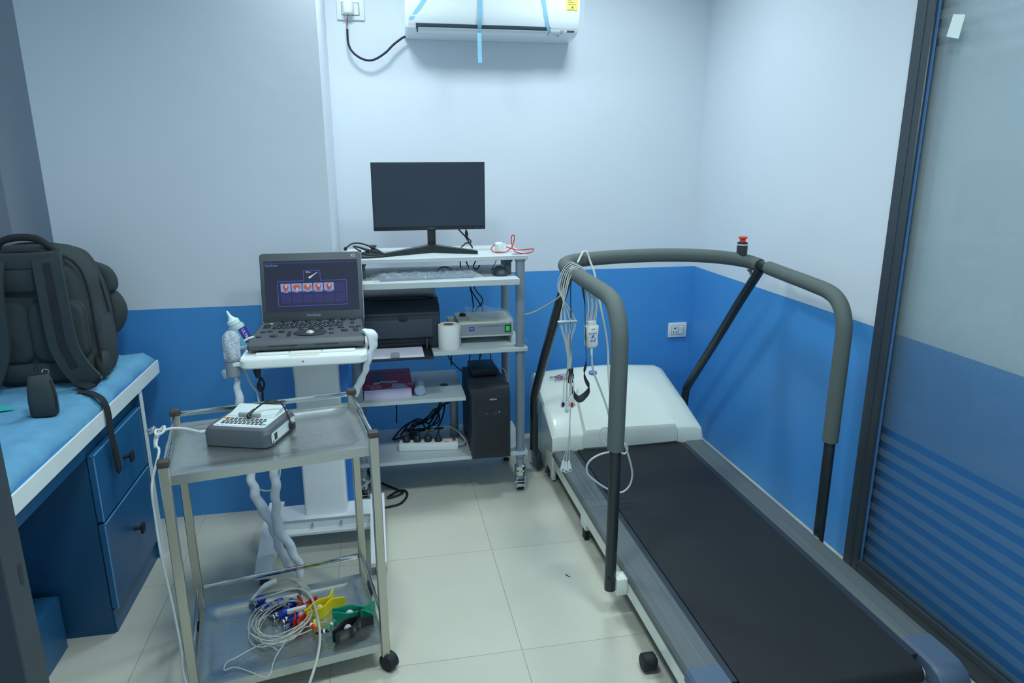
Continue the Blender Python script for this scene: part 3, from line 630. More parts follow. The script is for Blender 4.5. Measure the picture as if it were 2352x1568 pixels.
# ================================================================ ultrasound cart
UC = thing('ultrasound_cart', 'white wheeled cart with a column and platform under the ultrasound machine', 'cart', (-.265, 2.62, 0)); t = UC
for x0, x1 in ((-.505, -.445), (-.088, -.030)):
    bm = B(); yz = [(2.36, .045), (2.36, .062), (2.42, .085), (2.58, .128), (2.80, .128), (2.80, .075), (2.42, .045)]
    prism(bm, yz, (x0, 0, 0), (0, 1, 0), (0, 0, 1), (x1 - x0, 0, 0)); lg = obj('base_leg', bm, M_whitemetal, t)
    for y in (2.395, 2.77):
        bm = B(); xm = (x0 + x1) / 2; cyl(bm, (xm - .014, y, .027), (xm + .014, y, .027), .027, None, 20); box(bm, xm - .018, xm + .018, y - .012, y + .012, .036, .055, bev=.004); obj('caster', bm, M_black, lg)
bm = B(); prism(bm, [(2.60, .072), (2.60, .082), (2.622, .090), (2.622, .128), (2.612, .135), (2.74, .135), (2.74, .072)], (-.445, 0, 0), (0, 1, 0), (0, 0, 1), (.357, 0, 0)); cb = obj('cross_bar', bm, M_whitemetal, t)
for x in (-.318, -.205):
    bm = B(); cyl(bm, (x, 2.618, .108), (x, 2.607, .108), .006, .005, 14); obj('bolt', bm, M_chrome, cb)
bm = B(); rings(bm, [[V((-.262 + p[0], 2.690 + p[1] - lean, z)) for p in rrect(.166, .10, .012, 4)] for z, lean in ((.135, 0), (.70, 0), (.832, .03))]); co = obj('column', bm, M_whitemetal, t)
bm = B(); box(bm, -.27, -.146, 2.738, 2.80, .135, .832, bev=.006); obj('column_cover', bm, mat('blue_cover', (30, 110, 190), .4), t, label='blue cover behind the column')
for x in (-.315, -.24):
    bm = B(); cyl(bm, (x, 2.634, .735), (x, 2.629, .735), .0035, .003, 10); obj('screw', bm, M_chrome, co)
bm = B(); rings(bm, [[V((-.275 + p[0], 2.605 + p[1], z)) for p in rrect(.432 - 2 * i, .41 - 2 * i, .035, 6)] for z, i in ((.832, .004), (.837, 0), (.860, 0), (.866, .004))]); pf = obj('platform', bm, M_whiteplastic, t)
bm = B(); prism(bm, rrect(.105, .016, .008, 5), (-.275, 2.428, .866), (1, 0, 0), (0, 1, 0), (0, 0, .0012)); obj('grip_slot', bm, mat('cream_slot', (208, 212, 190), .5), pf)
bm = B(); box(bm, -.44, -.10, 2.447, 2.470, .866, .873, bev=.002); obj('platform_rib', bm, M_whiteplastic, pf)
for x in (-.325, -.215):
    bm = B(); cyl(bm, (x, 2.452, .873), (x, 2.452, .8745), .004, None, 10); obj('screw', bm, M_chrome, pf)
bm = B(); cyl(bm, (-.277, 2.3995, .852), (-.277, 2.3988, .852), .003, None, 10); obj('red_dot', bm, M_red, pf)
# holders on the left
bm = B(); lathe(bm, [(.022, 0), (.0255, .004), (.0255, .058), (.028, .060), (.028, .068), (.022, .068), (.020, .02)], Matrix.Translation((-.517, 2.45, .797)), 28); obj('probe_holder', bm, mat('holder_grey', (140, 148, 160), .45), t, label='grey cup holding the wrapped probe')
bm = B(); box(bm, -.517, -.470, 2.425, 2.437, .838, .852, bev=.002); obj('holder_bracket', bm, M_whiteplastic, t)
bm = B(); lathe(bm, [(.030, 0), (.036, 0), (.036, .008), (.030, .008)], Matrix.Translation((-.497, 2.575, .868)), 28); box(bm, -.49, -.455, 2.56, 2.59, .858, .868); obj('bottle_ring', bm, mat('ring_grey', (168, 176, 184), .4), t)
bm = B(); tube(bm, [(-.485, 2.52, .905), (-.470, 2.52, .913), (-.452, 2.525, .917)], .004, 8); obj('hook', bm, M_whiteplastic, t)

# gel bottle
t = thing('gel_bottle', 'tilted squeeze bottle of blue gel left of the ultrasound machine', 'bottle', (-.490, 2.592, .872))
GM = Matrix.Translation((-.487, 2.592, .862)) @ Matrix.Rotation(math.radians(-24), 4, 'Y')
GB = GM @ Matrix.Diagonal((1.32, 1.32, 1, 1))
bm = B(); lathe(bm, [(.017, 0), (.021, .004), (.0215, .085), (.0195, .093)], GB, 28); obj('bottle_body', bm, mat('gel_blue_plastic', (120, 206, 222), .25, trans=.15), t)
bm = B(); lathe(bm, [(.0217, .070), (.0217, .086), (.0198, .0935), (.012, .098), (.012, .103)], GB, 28); obj('bottle_shoulder', bm, mat('clear_bottle', (205, 228, 232), .3, trans=.3), t)
bm = B(); lathe(bm, [(.0165, .098), (.0165, .112), (.009, .120), (.0045, .132), (.0025, .150), (.001, .152)], GB, 24); obj('nozzle_cap', bm, mat('cap_white', (214, 234, 232), .35), t)
bm = B(); n = 9; lp = []
for z in (.022, .078): lp.append([GB @ V((.0222 * math.cos(a), .0222 * math.sin(a), z)) for a in [math.radians(-75 + 110 * k / n) for k in range(n + 1)]])
va = [[bm.verts.new(p) for p in l] for l in lp]
for k in range(n): bm.faces.new((va[0][k], va[0][k + 1], va[1][k + 1], va[1][k]))
lb = obj('label', bm, mat('purple_label', (54, 50, 140), .5), t, label='purple label')
R3 = GM.to_3x3(); aa = math.radians(-48); nrm = R3 @ V((math.cos(aa), math.sin(aa), 0)); up = R3 @ V((0, 0, 1))
text('label_lettering', 'ULTRA', GB @ V((.0229 * math.cos(aa), .0229 * math.sin(aa), .050)), -up, nrm.cross(-up), .015, M_text, lb)

# wrapped probe and sleeves
M_bubble = film_mat('bubble_wrap', (222, 234, 242), .62, .12, 1.0, 130)
M_foam = mat('white_foam_sleeve', (224, 232, 240), .6, var=.05, vscale=30, bump=.35, bscale=60)
t = thing('ultrasound_probe', 'ultrasound probe wrapped in bubble film in the grey holder cup', 'probe', (-.517, 2.45, .80))
bm = B(); lathe(bm, [(.008, -.01), (.010, .02), (.013, .05), (.013, .075), (.008, .082)], Matrix.Translation((-.515, 2.45, .84)), 20); obj('probe_head', bm, M_whiteplastic, t)
bm = B(); rings(bm, [[V((-.515 + (r + .0035 * math.sin(5 * a + 40 * z) + .002 * math.sin(11 * a)) * math.cos(a), 2.45 + (r + .003 * math.cos(4 * a + 50 * z)) * math.sin(a), z)) for a in [2 * PI * k / 30 for k in range(30)]] for z, r in ((.862, .022), (.875, .026), (.90, .027), (.925, .027), (.94, .024), (.952, .016), (.960, .008))]); obj('bubble_wrap', bm, M_bubble, t)
bm = B(); ball(bm, (-.545, 2.458, .808), .017, .9, .8, 1.1, 20)
for v in bm.verts: v.co += V((.002 * math.sin(300 * v.co.z), .002 * math.sin(200 * v.co.x), .002 * math.sin(260 * v.co.y)))
obj('bubble_wrap', bm, M_bubble, t)
bm = B(); tube(bm, [(-.515, 2.452, .80), (-.511, 2.458, .775)], .006, 10); obj('cable_neck', bm, M_whiteplastic, t)
bm = B(); tube(bm, [(-.512, 2.458, .78), (-.511, 2.46, .70), (-.509, 2.46, .637), (-.498, 2.46, .50), (-.498, 2.45, .426), (-.493, 2.45, .371), (-.483, 2.45, .318), (-.461, 2.45, .264), (-.438, 2.445, .213), (-.424, 2.44, .136), (-.409, 2.43, .090), (-.390, 2.42, .050), (-.372, 2.41, .028)], [.010, .015, .014, .016, .015, .017, .018, .019, .018, .017, .016, .015, .013], 12)
for v in bm.verts: v.co += V((.003 * math.sin(90 * v.co.z), .002 * math.sin(120 * v.co.z + 1), 0))
obj('wrapped_cable', bm, M_foam, t)
t = thing('wrapped_cable', 'white sleeved cable hanging below the cart platform and crossing the probe cable', 'cable', (-.40, 2.43, 0.03))
bm = B(); tube(bm, [(-.497, 2.50, .83), (-.476, 2.50, .752), (-.457, 2.50, .718), (-.450, 2.49, .676), (-.42, 2.44, .56), (-.41, 2.425, .46)], .0035, 8); obj('cable', bm, M_cablewhite, t)
bm = B(); tube(bm, [(-.41, 2.42, .48), (-.410, 2.42, .43), (-.411, 2.42, .378), (-.416, 2.42, .317), (-.418, 2.425, .259), (-.414, 2.415, .206), (-.387, 2.41, .160), (-.367, 2.40, .112), (-.350, 2.395, .064), (-.345, 2.38, .026)], [.014, .016, .017, .016, .017, .018, .017, .016, .015, .013], 12)
for v in bm.verts: v.co += V((.003 * math.sin(80 * v.co.z + 2), .002 * math.sin(110 * v.co.z), 0))
obj('foam_sleeve', bm, M_foam, t)
bm = B(); tube(bm, [(-.475, 2.47, .35), (-.45, 2.45, .352), (-.425, 2.44, .362), (-.40, 2.44, .40), (-.392, 2.45, .45)], .003, 8); obj('cable', bm, M_cablewhite, t)
t = thing('wrapped_cable', 'white wrapped arm and sleeve hanging down at the right edge of the cart platform', 'cable', (-.05, 2.5, .69))
bm = B(); tube(bm, [(-.075, 2.56, .895), (-.062, 2.53, .914), (-.048, 2.50, .917), (-.037, 2.50, .895), (-.040, 2.50, .862), (-.052, 2.50, .83), (-.066, 2.50, .79), (-.080, 2.50, .755), (-.101, 2.50, .715), (-.122, 2.50, .670)], [.010, .016, .018, .020, .016, .013, .012, .014, .016, .012], 12, prof=[(math.cos(a) * 1.1, math.sin(a) * .8) for a in [2 * PI * k / 12 for k in range(12)]])
for v in bm.verts: v.co += V((.002 * math.sin(140 * v.co.z), 0, .002 * math.sin(150 * v.co.x)))
obj('foam_sleeve', bm, M_foam, t)
t = thing('looped_cable', 'black cable with a plug looped under the left of the cart platform', 'cord', (-.445, 2.5, .69))
bm = B(); tube(bm, [(-.455, 2.52, .832), (-.450, 2.505, .80), (-.447, 2.50, .772)], [.010, .014, .008], 10); obj('plug', bm, M_black, t)
bm = B(); tube(bm, [(-.447, 2.50, .785), (-.442, 2.50, .762), (-.452, 2.50, .743), (-.446, 2.50, .722), (-.434, 2.50, .728), (-.429, 2.50, .75), (-.440, 2.505, .77), (-.446, 2.505, .75), (-.438, 2.50, .72), (-.439, 2.50, .697), (-.44, 2.49, .62), (-.45, 2.48, .55)], .0038, 8); obj('cord', bm, M_cableblack, t)

# ---------------------------------------------------------------- laptop style ultrasound machine
US = thing('ultrasound_machine', 'grey laptop style ultrasound machine with lit screen on the white cart', 'ultrasound machine', (-.267, 2.60, .874)); t = US
M_usb = mat('graphite_plastic', (78, 84, 90), .5); M_usk = mat('graphite_keys', (44, 50, 58), .45); M_rim = mat('silver_rim', (196, 202, 206), .3, metal=.4)
def usx(y): f = (y - 2.475) / .265; return (-.468 + .012 * f, -.066 - .004 * f)
bm = B(); yz = [(2.478, .876), (2.472, .884), (2.472, .896), (2.486, .908), (2.50, .9105), (2.74, .918), (2.748, .912), (2.748, .885), (2.735, .876)]
rings(bm, [[V((usx(y)[0] + ins, y + (.006 if ins > .004 and y < 2.6 else 0), z)) for y, z in yz] for ins in (.012, .003, 0)][:3] + [[V((usx(y)[1] - ins, y + (.006 if ins > .004 and y < 2.6 else 0), z)) for y, z in yz] for ins in (0, .003, .012)]); ba = obj('base', bm, M_usb, t)
for x in (-.43, -.10):
    bm = B(); cyl(bm, (x, 2.51, .866), (x, 2.51, .877), .010, None, 14); cyl(bm, (x, 2.71, .866), (x, 2.71, .877), .010, None, 14); obj('rubber_foot', bm, M_blacksoft, ba)
bm = B(); box(bm, -.40, -.30, 2.4702, 2.4722, .8905, .8925); box(bm, -.24, -.16, 2.4702, 2.4722, .8905, .8925); obj('vent_slot', bm, M_black, ba)
def ustop(y): return .9105 + (y - 2.50) * .0313
bm = B()
for r in range(5):
    y = 2.640 + .0165 * r
    for k in range(15): box(bm, -.405 + .0170 * k + .004 * (r % 2), -.392 + .0170 * k + .004 * (r % 2), y, y + .0125, ustop(y), ustop(y) + .003)
obj('keyboard_keys', bm, M_usk, ba)
bm = B()
for r in range(5):
    y = 2.640 + .0165 * r
    for k in range(15):
        if (k * 3 + r) % 4: box(bm, -.401 + .0170 * k + .004 * (r % 2), -.398 + .0170 * k + .004 * (r % 2), y + .006, y + .0095, ustop(y) + .003, ustop(y) + .0034)
obj('key_legends', bm, M_text, ba)
for k in range(6):
    bm = B(); x = -.375 + .045 * k; cyl(bm, (x, 2.730, ustop(2.73)), (x, 2.730, ustop(2.73) + .009), .010, .0085, 16); obj('knob', bm, M_usk, ba)
bm = B(); cyl(bm, (-.115, 2.73, .9175), (-.115, 2.73, .922), .012, None, 18); obj('knob', bm, M_usk, ba)
for k in range(3):
    bm = B(); y = 2.655 + .018 * k; box(bm, -.440, -.416, y, y + .010, ustop(y) - .001, ustop(y) + .004, bev=.001, seg=1); obj('button', bm, M_usk, ba)
C_ = V((-.262, 2.565, ustop(2.565)))
bm = B(); lathe(bm, [(.030, -.001), (.050, -.001), (.052, .002), (.046, .004), (.032, .003)], Matrix.Translation(C_) @ Matrix.Diagonal((1.15, .85, 1, 1)), 36); obj('control_ring', bm, M_usk, ba)
bm = B(); ball(bm, C_ + V((0, -.004, -.002)), .017, 1, 1, .8, 20); obj('trackball', bm, mat('pearl_ball', (190, 196, 196), .2, metal=.3), ba, label='silver trackball')
for (x, y, a, b) in ((-.365, 2.592, .012, .009), (-.388, 2.535, .012, .010), (-.140, 2.575, .013, .010), (-.155, 2.620, .012, .010), (-.335, 2.575, .007, .006), (-.335, 2.553, .007, .006), (-.335, 2.533, .007, .006), (-.19, 2.60, .009, .007), (-.30, 2.615, .009, .006), (-.225, 2.615, .009, .006), (-.262, 2.62, .011, .006)):
    bm = B(); lathe(bm, [(1, -.002), (1, .0035), (.85, .005), (.1, .0052)], Matrix.Translation((x, y, ustop(y))) @ Matrix.Diagonal((a, b, 1, 1)), 20); obj('button', bm, M_usk, ba)
for (x, y) in ((-.432, 2.60), (-.408, 2.603), (-.438, 2.535), (-.115, 2.62), (-.090, 2.625), (-.10, 2.598), (-.10, 2.582), (-.185, 2.545), (-.098, 2.565)):
    bm = B(); box(bm, x - .009, x + .009, y - .006, y + .006, ustop(y) - .001, ustop(y) + .004, bev=.0015, seg=1); obj('button', bm, M_usk, ba)
bm = B(); box(bm, -.122, -.108, 2.668, 2.70, ustop(2.68) - .001, ustop(2.68) + .002); obj('slider', bm, M_usk, ba)
bm = B(); cyl(bm, (-.418, 2.718, .9165), (-.418, 2.718, .919), .005, None, 12); obj('power_light', bm, mat('green_light', (60, 230, 120), .3, emit=(50, 220, 110), estr=.8), ba)
# lid
LO = V((-.262, 2.742, .912)); LU = V((1, 0, 0)); LV = V((0, .215, .977)).normalized(); LN = LU.cross(LV); LN = -LN if LN.y > 0 else LN
def LP(x, y, z=0.): return LO + LU * x + LV * y + LN * z
LW, LH = .386, .272
bm = B(); rings(bm, [[LP(p[0], LH / 2 + p[1], z) for p in rrect(LW - 2 * i, LH - 2 * i, .014, 5)] for z, i in ((-.012, .006), (-.009, 0), (-.002, 0))]); ld = obj('lid', bm, M_rim, t)
bm = B(); rings(bm, [[LP(p[0], LH / 2 + p[1], z) for p in rrect(LW - .004 - 2 * i, LH - .004 - 2 * i, .013, 5)] for z, i in ((-.0025, 0), (.0, 0), (.001, .001))]); bz = obj('screen_bezel', bm, mat('bezel_grey', (74, 82, 88), .5), t)
SW, SH, SB = .353, .198, .043
def scr(fx, fy, z): return LP(-SW / 2 + SW * fx, SB + SH * (1 - fy), z)
def rect_on(bm, x0, y0, x1, y1, z=.0012, th=.0003):
    rings(bm, [[scr(x0, y1, z), scr(x1, y1, z), scr(x1, y0, z), scr(x0, y0, z)], [scr(x0, y1, z + th), scr(x1, y1, z + th), scr(x1, y0, z + th), scr(x0, y0, z + th)]])
def lit(name, rgb, s=.85): return mat(name, (10, 10, 12), .25, emit=rgb, estr=s)
bm = B(); rect_on(bm, 0, 0, 1, 1, .0011, .0003); sc = obj('screen', bm, lit('screen_navy', (36, 45, 66)), t)
bm = B(); rect_on(bm, 0, .03, 1, .055); obj('title_bar', bm, lit('screen_title', (58, 60, 110)), sc)
text('screen_lettering', 'SonoScape', scr(.015, .085, .0016), LU, LV, .0105, lit('screen_cyan', (90, 160, 230)), sc, 'LEFT', .0001)
bm = B(); tk = .0016; P_ = [(.135, .40), (.415, .40), (.415, .20), (.59, .20), (.59, .40), (.868, .40), (.868, .885), (.135, .885)]
for i in range(8):
    a, b = P_[i], P_[(i + 1) % 8]; kx, ky = .0028, .005
    rect_on(bm, min(a[0], b[0]) - kx, min(a[1], b[1]) - ky, max(a[0], b[0]) + kx, max(a[1], b[1]) + ky, .0014, .0002)
obj('menu_outline', bm, lit('screen_violet', (88, 80, 210)), sc)
bm = B()
for r in range(2):
    for k in range(6):
        if r == 0 and k < 5: continue
        x = .165 + .1155 * k; y = .445 + .205 * r; rect_on(bm, x, y, x + .106, y + .185)
obj('empty_tiles', bm, lit('screen_tile', (52, 50, 108)), sc)
for k in range(5):
    x = .165 + .1155 * k
    bm = B(); rect_on(bm, x, .445, x + .106, .625); ic = obj('menu_icon', bm, lit('screen_icon', (160, 180, 240), .62), sc)
    bm = B(); rect_on(bm, x + .001, .598, x + .105, .625, .0016); obj('icon_caption', bm, lit('screen_caption', (52, 74, 160)), sc)
    bm = B(); c = scr(x + .053, .525, .0018); sx, sy = ((.010, .014), (.014, .011), (.015, .011), (.010, .014), (.010, .014))[k]
    rings(bm, [[c + LU * math.cos(a) * sx * (1 + .15 * math.sin(3 * a)) + LV * math.sin(a) * sy + LN * z for a in [2 * PI * q / 20 for q in range(20)]] for z in (0, .0002)]); obj('organ_picture', bm, lit('organ_a', (178, 92, 88), .7) if k in (0, 3, 4) else lit('organ_b', (190, 104, 72), .7), sc)
    bm = B(); c2 = c + LV * (.006 if k != 1 else -.006) + LU * .002
    rings(bm, [[c2 + LU * math.cos(a) * .005 + LV * math.sin(a) * .006 + LN * z for a in [2 * PI * q / 14 for q in range(14)]] for z in (.0002, .0004)]); obj('organ_picture', bm, lit('organ_c', (226, 190, 196), .7), sc)
for k, s_ in enumerate(('Cardiac', 'ABD', 'Cranial', 'Cardiac Ped', 'Cardiac S')):
    text('icon_lettering', s_, scr(.218 + .1155 * k, .612, .002), LU, LV, .0052, lit('screen_white', (225, 230, 250)), sc, 'CENTER', .00005)
text('screen_lettering', '3P-A', scr(.44, .235, .0016), LU, LV, .009, lit('screen_white', (225, 230, 250)), sc, 'LEFT', .0001)
bm = B(); a, b = scr(.47, .345, .0018), scr(.565, .235, .0018); tube(bm, [a, a * .8 + b * .2, a * .5 + b * .5, b], [.0045, .0035, .002, .001], 8); obj('probe_picture', bm, lit('screen_probe', (190, 205, 245)), sc)
text('maker_lettering', 'SonoScape', LP(.0, .028, .0012), LU, LV, .0125, mat('silver_print', (170, 176, 182), .4), bz)
text('model_lettering', 'X5', LP(.160, .255, .0012), LU, LV, .016, M_text, bz)
t = None
# ================================================================ computer desk
t = thing('computer_desk', 'grey tiered computer trolley desk with round steel columns by the back wall', 'desk', (.25, 3.15, 0))
def board(name, x0, x1, y0, y1, z0, z1, r=.0015):
    bm = B(); box(bm, x0, x1, y0, y1, z0, z1, bev=r, seg=1); return obj(name, bm, M_greyboard, t)
board('desk_top', -.15, .636, 2.94, 3.33, 1.104, 1.122)
board('keyboard_shelf', -.098, .583, 2.862, 3.29, 1.008, 1.034)
board('middle_shelf', -.15, .636, 2.94, 3.345, .690, .708)
board('lower_shelf', -.15, .352, 2.94, 3.37, .475, .492)
board('bottom_shelf', -.15, .640, 2.945, 3.345, .184, .202)
for x, y in ((.607, 2.972), (-.121, 2.972), (.600, 3.31), (-.121, 3.31)):
    bm = B(); cyl(bm, (x, y, .205), (x, y, .69), .0205, None, 24); cyl(bm, (x, y, .708), (x, y, 1.104), .0205, None, 24)
    cyl(bm, (x, y, .203), (x, y, .211), .0245, None, 24); cyl(bm, (x, y, .708), (x, y, .714), .0245, None, 24); cyl(bm, (x, y, 1.096), (x, y, 1.104), .0245, None, 24)
    obj('column', bm, M_greysteel, t)
    bm = B(); cyl(bm, (x, y, .125), (x, y, .184), .0175, None, 20); cyl(bm, (x, y, .17), (x, y, .184), .024, None, 20); cs = obj('caster', bm, M_greysteel, t)
    bm = B(); lathe(bm, [(.018, 0), (.026, .006), (.026, .026), (.022, .030), (.026, .034), (.026, .05), (.017, .058)], Matrix.Translation((x, y, .072)), 22)
    box(bm, x - .022, x - .017, y - .025, y + .012, .016, .075); box(bm, x + .017, x + .022, y - .025, y + .012, .016, .075); box(bm, x - .021, x + .021, y - .036, y - .010, .050, .056, bev=.002)
    box(bm, x - .020, x + .020, y - .040, y - .030, .028, .044, bev=.003); cyl(bm, (x - .028, y - .012, .042), (x + .028, y - .012, .042), .0045, None, 10); obj('caster_fork', bm, M_chrome, cs)
    bm = B(); cyl(bm, (x - .013, y - .004, .023), (x + .013, y - .004, .023), .023, None, 22); obj('caster_wheel', bm, M_blacksoft, cs)
bm = B(); cyl(bm, (.322, 3.20, .202), (.322, 3.20, .475), .0205, None, 24); cyl(bm, (.322, 3.20, .202), (.322, 3.20, .209), .0245, None, 24); obj('column', bm, M_greysteel, t)
for x in (-.075, .555):
    bm = B(); box(bm, x - .014, x + .014, 2.98, 3.0, 1.034, 1.104, bev=.002, seg=1); box(bm, x - .018, x + .018, 2.972, 3.0, 1.090, 1.104, bev=.002, seg=1); obj('shelf_bracket', bm, mat('bracket_grey', (78, 88, 96), .4, metal=.3), t)
# cable grommets
bm = B(); lathe(bm, [(.024, 0), (.026, .0015), (.02, .002)], Matrix.Translation((.597, 2.985, 1.1215)), 24); obj('grommet', bm, M_greysteel, t)
bm = B(); lathe(bm, [(.020, 0), (.021, .001), (.016, .0015)], Matrix.Translation((.272, 3.13, .4918)), 24); obj('grommet', bm, M_dark, t)
# ---------------------------------------------------------------- monitor
M_scr = mat('monitor_panel', (50, 62, 76), .32, spec=.35, var=.03); M_mon = mat('monitor_plastic', (34, 42, 48), .4)
t = thing('computer_monitor', 'black flat monitor switched off on the top of the grey desk', 'monitor', (.235, 3.13, 1.122))
MX0, MX1, MZ0, MZ1, MY = -.017, .478, 1.221, 1.514, 3.125
bm = B(); box(bm, MX0, MX1, MY, MY + .012, MZ0, MZ1, bev=.0025); box(bm, MX0 + .05, MX1 - .05, MY + .012, MY + .035, MZ0 + .01, MZ0 + .16, bev=.008); cs = obj('monitor_casing', bm, M_mon, t)
bm = B(); box(bm, MX0 + .004, MX1 - .004, MY - .0006, MY + .0004, MZ0 + .018, MZ1 - .006); obj('screen', bm, M_scr, t)
text('maker_lettering', 'SAMSUNG', (.235, MY - .0008, MZ0 + .0085), (1, 0, 0), (0, 0, 1), .0062, mat('dim_print', (120, 128, 134), .5), cs)
bm = B(); ball(bm, (.437, MY - .0004, MZ0 + .0085), .0013, n=8); obj('power_light', bm, mat('blue_light', (40, 70, 220), .3, emit=(60, 110, 255), estr=1.5), cs)
bm = B(); box(bm, .218, .254, MY + .008, MY + .030, 1.132, 1.25, bev=.003); obj('neck', bm, M_mon, t)
bm = B()
rings(bm, [[V((x, y0, 1.1225)), V((x, y1, 1.1225)), V((x, y1, 1.1225 + h)), V((x, y0, 1.1225 + h))] for x, y0, y1, h in ((.020, 3.008, 3.034, .013), (.027, 3.006, 3.038, .015), (.20, 3.09, 3.15, .030), (.236, 3.105, 3.17, .036), (.27, 3.09, 3.15, .030), (.42, 3.016, 3.048, .015), (.427, 3.018, 3.044, .013))]); obj('stand_foot', bm, M_mon, t)
t = thing('monitor_cables', 'black cables dropping behind the monitor to the desk top', 'cable', (.40, 3.18, 1.122))
bm = B(); tube(bm, [(.355, 3.165, 1.235), (.365, 3.18, 1.214), (.392, 3.19, 1.185), (.409, 3.19, 1.158), (.424, 3.19, 1.134), (.43, 3.22, 1.127)], .0035, 8); obj('cable', bm, M_cableblack, t)
bm = B(); tube(bm, [(.397, 3.165, 1.235), (.397, 3.18, 1.214), (.399, 3.19, 1.189), (.409, 3.19, 1.171), (.419, 3.19, 1.162), (.418, 3.2, 1.150), (.400, 3.21, 1.150), (.388, 3.215, 1.139), (.38, 3.24, 1.127)], .003, 8); obj('cable', bm, M_cableblack, t)
bm = B(); tube(bm, [(.3985, 3.183, 1.208), (.3995, 3.187, 1.198), (.402, 3.189, 1.186)], [.005, .008, .007], 10); obj('ferrite', bm, M_black, t)
# ---------------------------------------------------------------- stethoscope
t = thing('stethoscope', 'black stethoscope coiled at the left end of the desk top', 'stethoscope', (-.05, 3.06, 1.122))
bm = B(); tube(bm, [(-.02, 3.07, 1.150), (.015, 3.04, 1.134), (.026, 3.015, 1.128), (.00, 2.995, 1.1275), (-.05, 2.985, 1.1275), (-.095, 3.0, 1.1275), (-.10, 3.04, 1.128), (-.06, 3.075, 1.129), (-.02, 3.085, 1.130), (.01, 3.07, 1.130), (.012, 3.03, 1.131), (-.03, 3.005, 1.134), (-.07, 3.02, 1.137), (-.05, 3.06, 1.140), (-.03, 3.09, 1.142)], .0052, 10); obj('tubing', bm, M_black, t)
bm = B(); tube(bm, [(-.138, 3.05, 1.158), (-.116, 3.052, 1.175), (-.089, 3.054, 1.180), (-.057, 3.06, 1.172), (-.025, 3.065, 1.157), (.0, 3.06, 1.145), (.018, 3.045, 1.134)], .0034, 8); tube(bm, [(-.083, 3.02, 1.152), (-.105, 3.035, 1.168), (-.085, 3.04, 1.164), (-.05, 3.05, 1.150), (-.01, 3.055, 1.140)], [.0034, .0034, .004, .006, .006], 8); obj('ear_tubes', bm, M_black, t)
for c, d_ in (((-.139, 3.05, 1.157), (-.8, 0, -.6)), ((-.080, 3.016, 1.148), (.6, -.5, -.6))):
    bm = B(); ball(bm, c, .0072, 1.1, 1, 1.2, 14); obj('ear_tip', bm, M_blacksoft, t)
bm = B(); lathe(bm, [(.006, 0), (.010, .008), (.008, .020), (.017, .028), (.0185, .032), (.017, .034)], Matrix.Translation((-.026, 3.095, 1.130)), 24); obj('chest_piece', bm, M_black, t)
# ---------------------------------------------------------------- charger and red cable
t = thing('phone_charger', 'small white plug adapter lying on the desk top', 'charger', (.533, 3.09, 1.1225))
bm = B(); box(bm, .516, .550, 3.075, 3.105, 1.1225, 1.164, bev=.006); obj('adapter_body', bm, M_whiteplastic, t)
for z in (1.153, 1.137):
    bm = B(); cyl(bm, (.523, 3.076, z), (.521, 3.060, z), .0024, None, 10); obj('pin', bm, M_chrome, t)
bm = B(); box(bm, .548, .567, 3.09, 3.10, 1.150, 1.156, bev=.0015); obj('usb_plug', bm, M_whiteplastic, t)
bm = B(); tube(bm, [(.516, 3.09, 1.15), (.506, 3.08, 1.15), (.494, 3.07, 1.137), (.503, 3.04, 1.127), (.53, 3.02, 1.126), (.562, 3.04, 1.129), (.590, 3.07, 1.148), (.603, 3.08, 1.182), (.599, 3.082, 1.196), (.590, 3.084, 1.187), (.590, 3.08, 1.158), (.598, 3.04, 1.127), (.615, 2.985, 1.126), (.63, 2.97, 1.126), (.665, 3.0, 1.128), (.690, 3.07, 1.131), (.668, 3.09, 1.129), (.626, 3.085, 1.127), (.594, 3.09, 1.132), (.567, 3.095, 1.143)], .0023, 8, 8)
one('charging_cable', bm, mat('red_cable', (196, 40, 44), .5), 'thin red cable looped at the right end of the desk top', 'cable')
# ---------------------------------------------------------------- keyboard in bag, mouse
t = thing('keyboard', 'keyboard still in its clear plastic bag on the pull-out shelf', 'keyboard', (.21, 3.0, 1.0345))
KM = Matrix.Translation((.195, 2.975, 1.035)) @ Matrix.Rotation(math.radians(3), 4, 'Z')
M_kb = mat('keyboard_slate', (84, 104, 126), .5)
bm = B(); box(bm, -.20, .20, -.06, .062, 0, .014, bev=.004, M=KM); kb = obj('keyboard_case', bm, M_kb, t)
bm = B()
for r in range(6):
    for k in range(20): box(bm, -.192 + .0193 * k, -.1755 + .0193 * k, -.052 + .0182 * r, -.037 + .0182 * r, .014, .019 + .001 * (r == 5), M=KM)
obj('keys', bm, mat('keyboard_keys_slate', (92, 112, 134), .45), kb)
bm = B(); nx, ny = 60, 16; vv = []
rnd = random.Random(9)
for j in range(ny + 1):
    row = []
    for i in range(nx + 1):
        fx, fy = i / nx, j / ny; e = min(fx, 1 - fx, fy * 1.0, (1 - fy)) * 10; e = min(1, e)
        z = .003 + .024 * e ** .6 + .004 * math.sin(i * .9 + 3 * math.sin(j * .7)) * e + rnd.uniform(-.002, .002)
        row.append(bm.verts.new(KM @ V((-.232 + .462 * fx + .008 * math.sin(j * 1.3), -.090 + .165 * fy + .006 * math.sin(i * .35), z))))
    vv.append(row)
for j in range(ny):
    for i in range(nx): bm.faces.new((vv[j][i], vv[j][i + 1], vv[j + 1][i + 1], vv[j + 1][i]))
obj('plastic_bag', bm, film_mat('clear_bag', (222, 236, 246), .20, .06, 1.0, 34), t, sharp=180)
t = thing('computer_mouse', 'dark computer mouse at the right end of the pull-out shelf', 'mouse', (.520, 2.985, 1.0345))
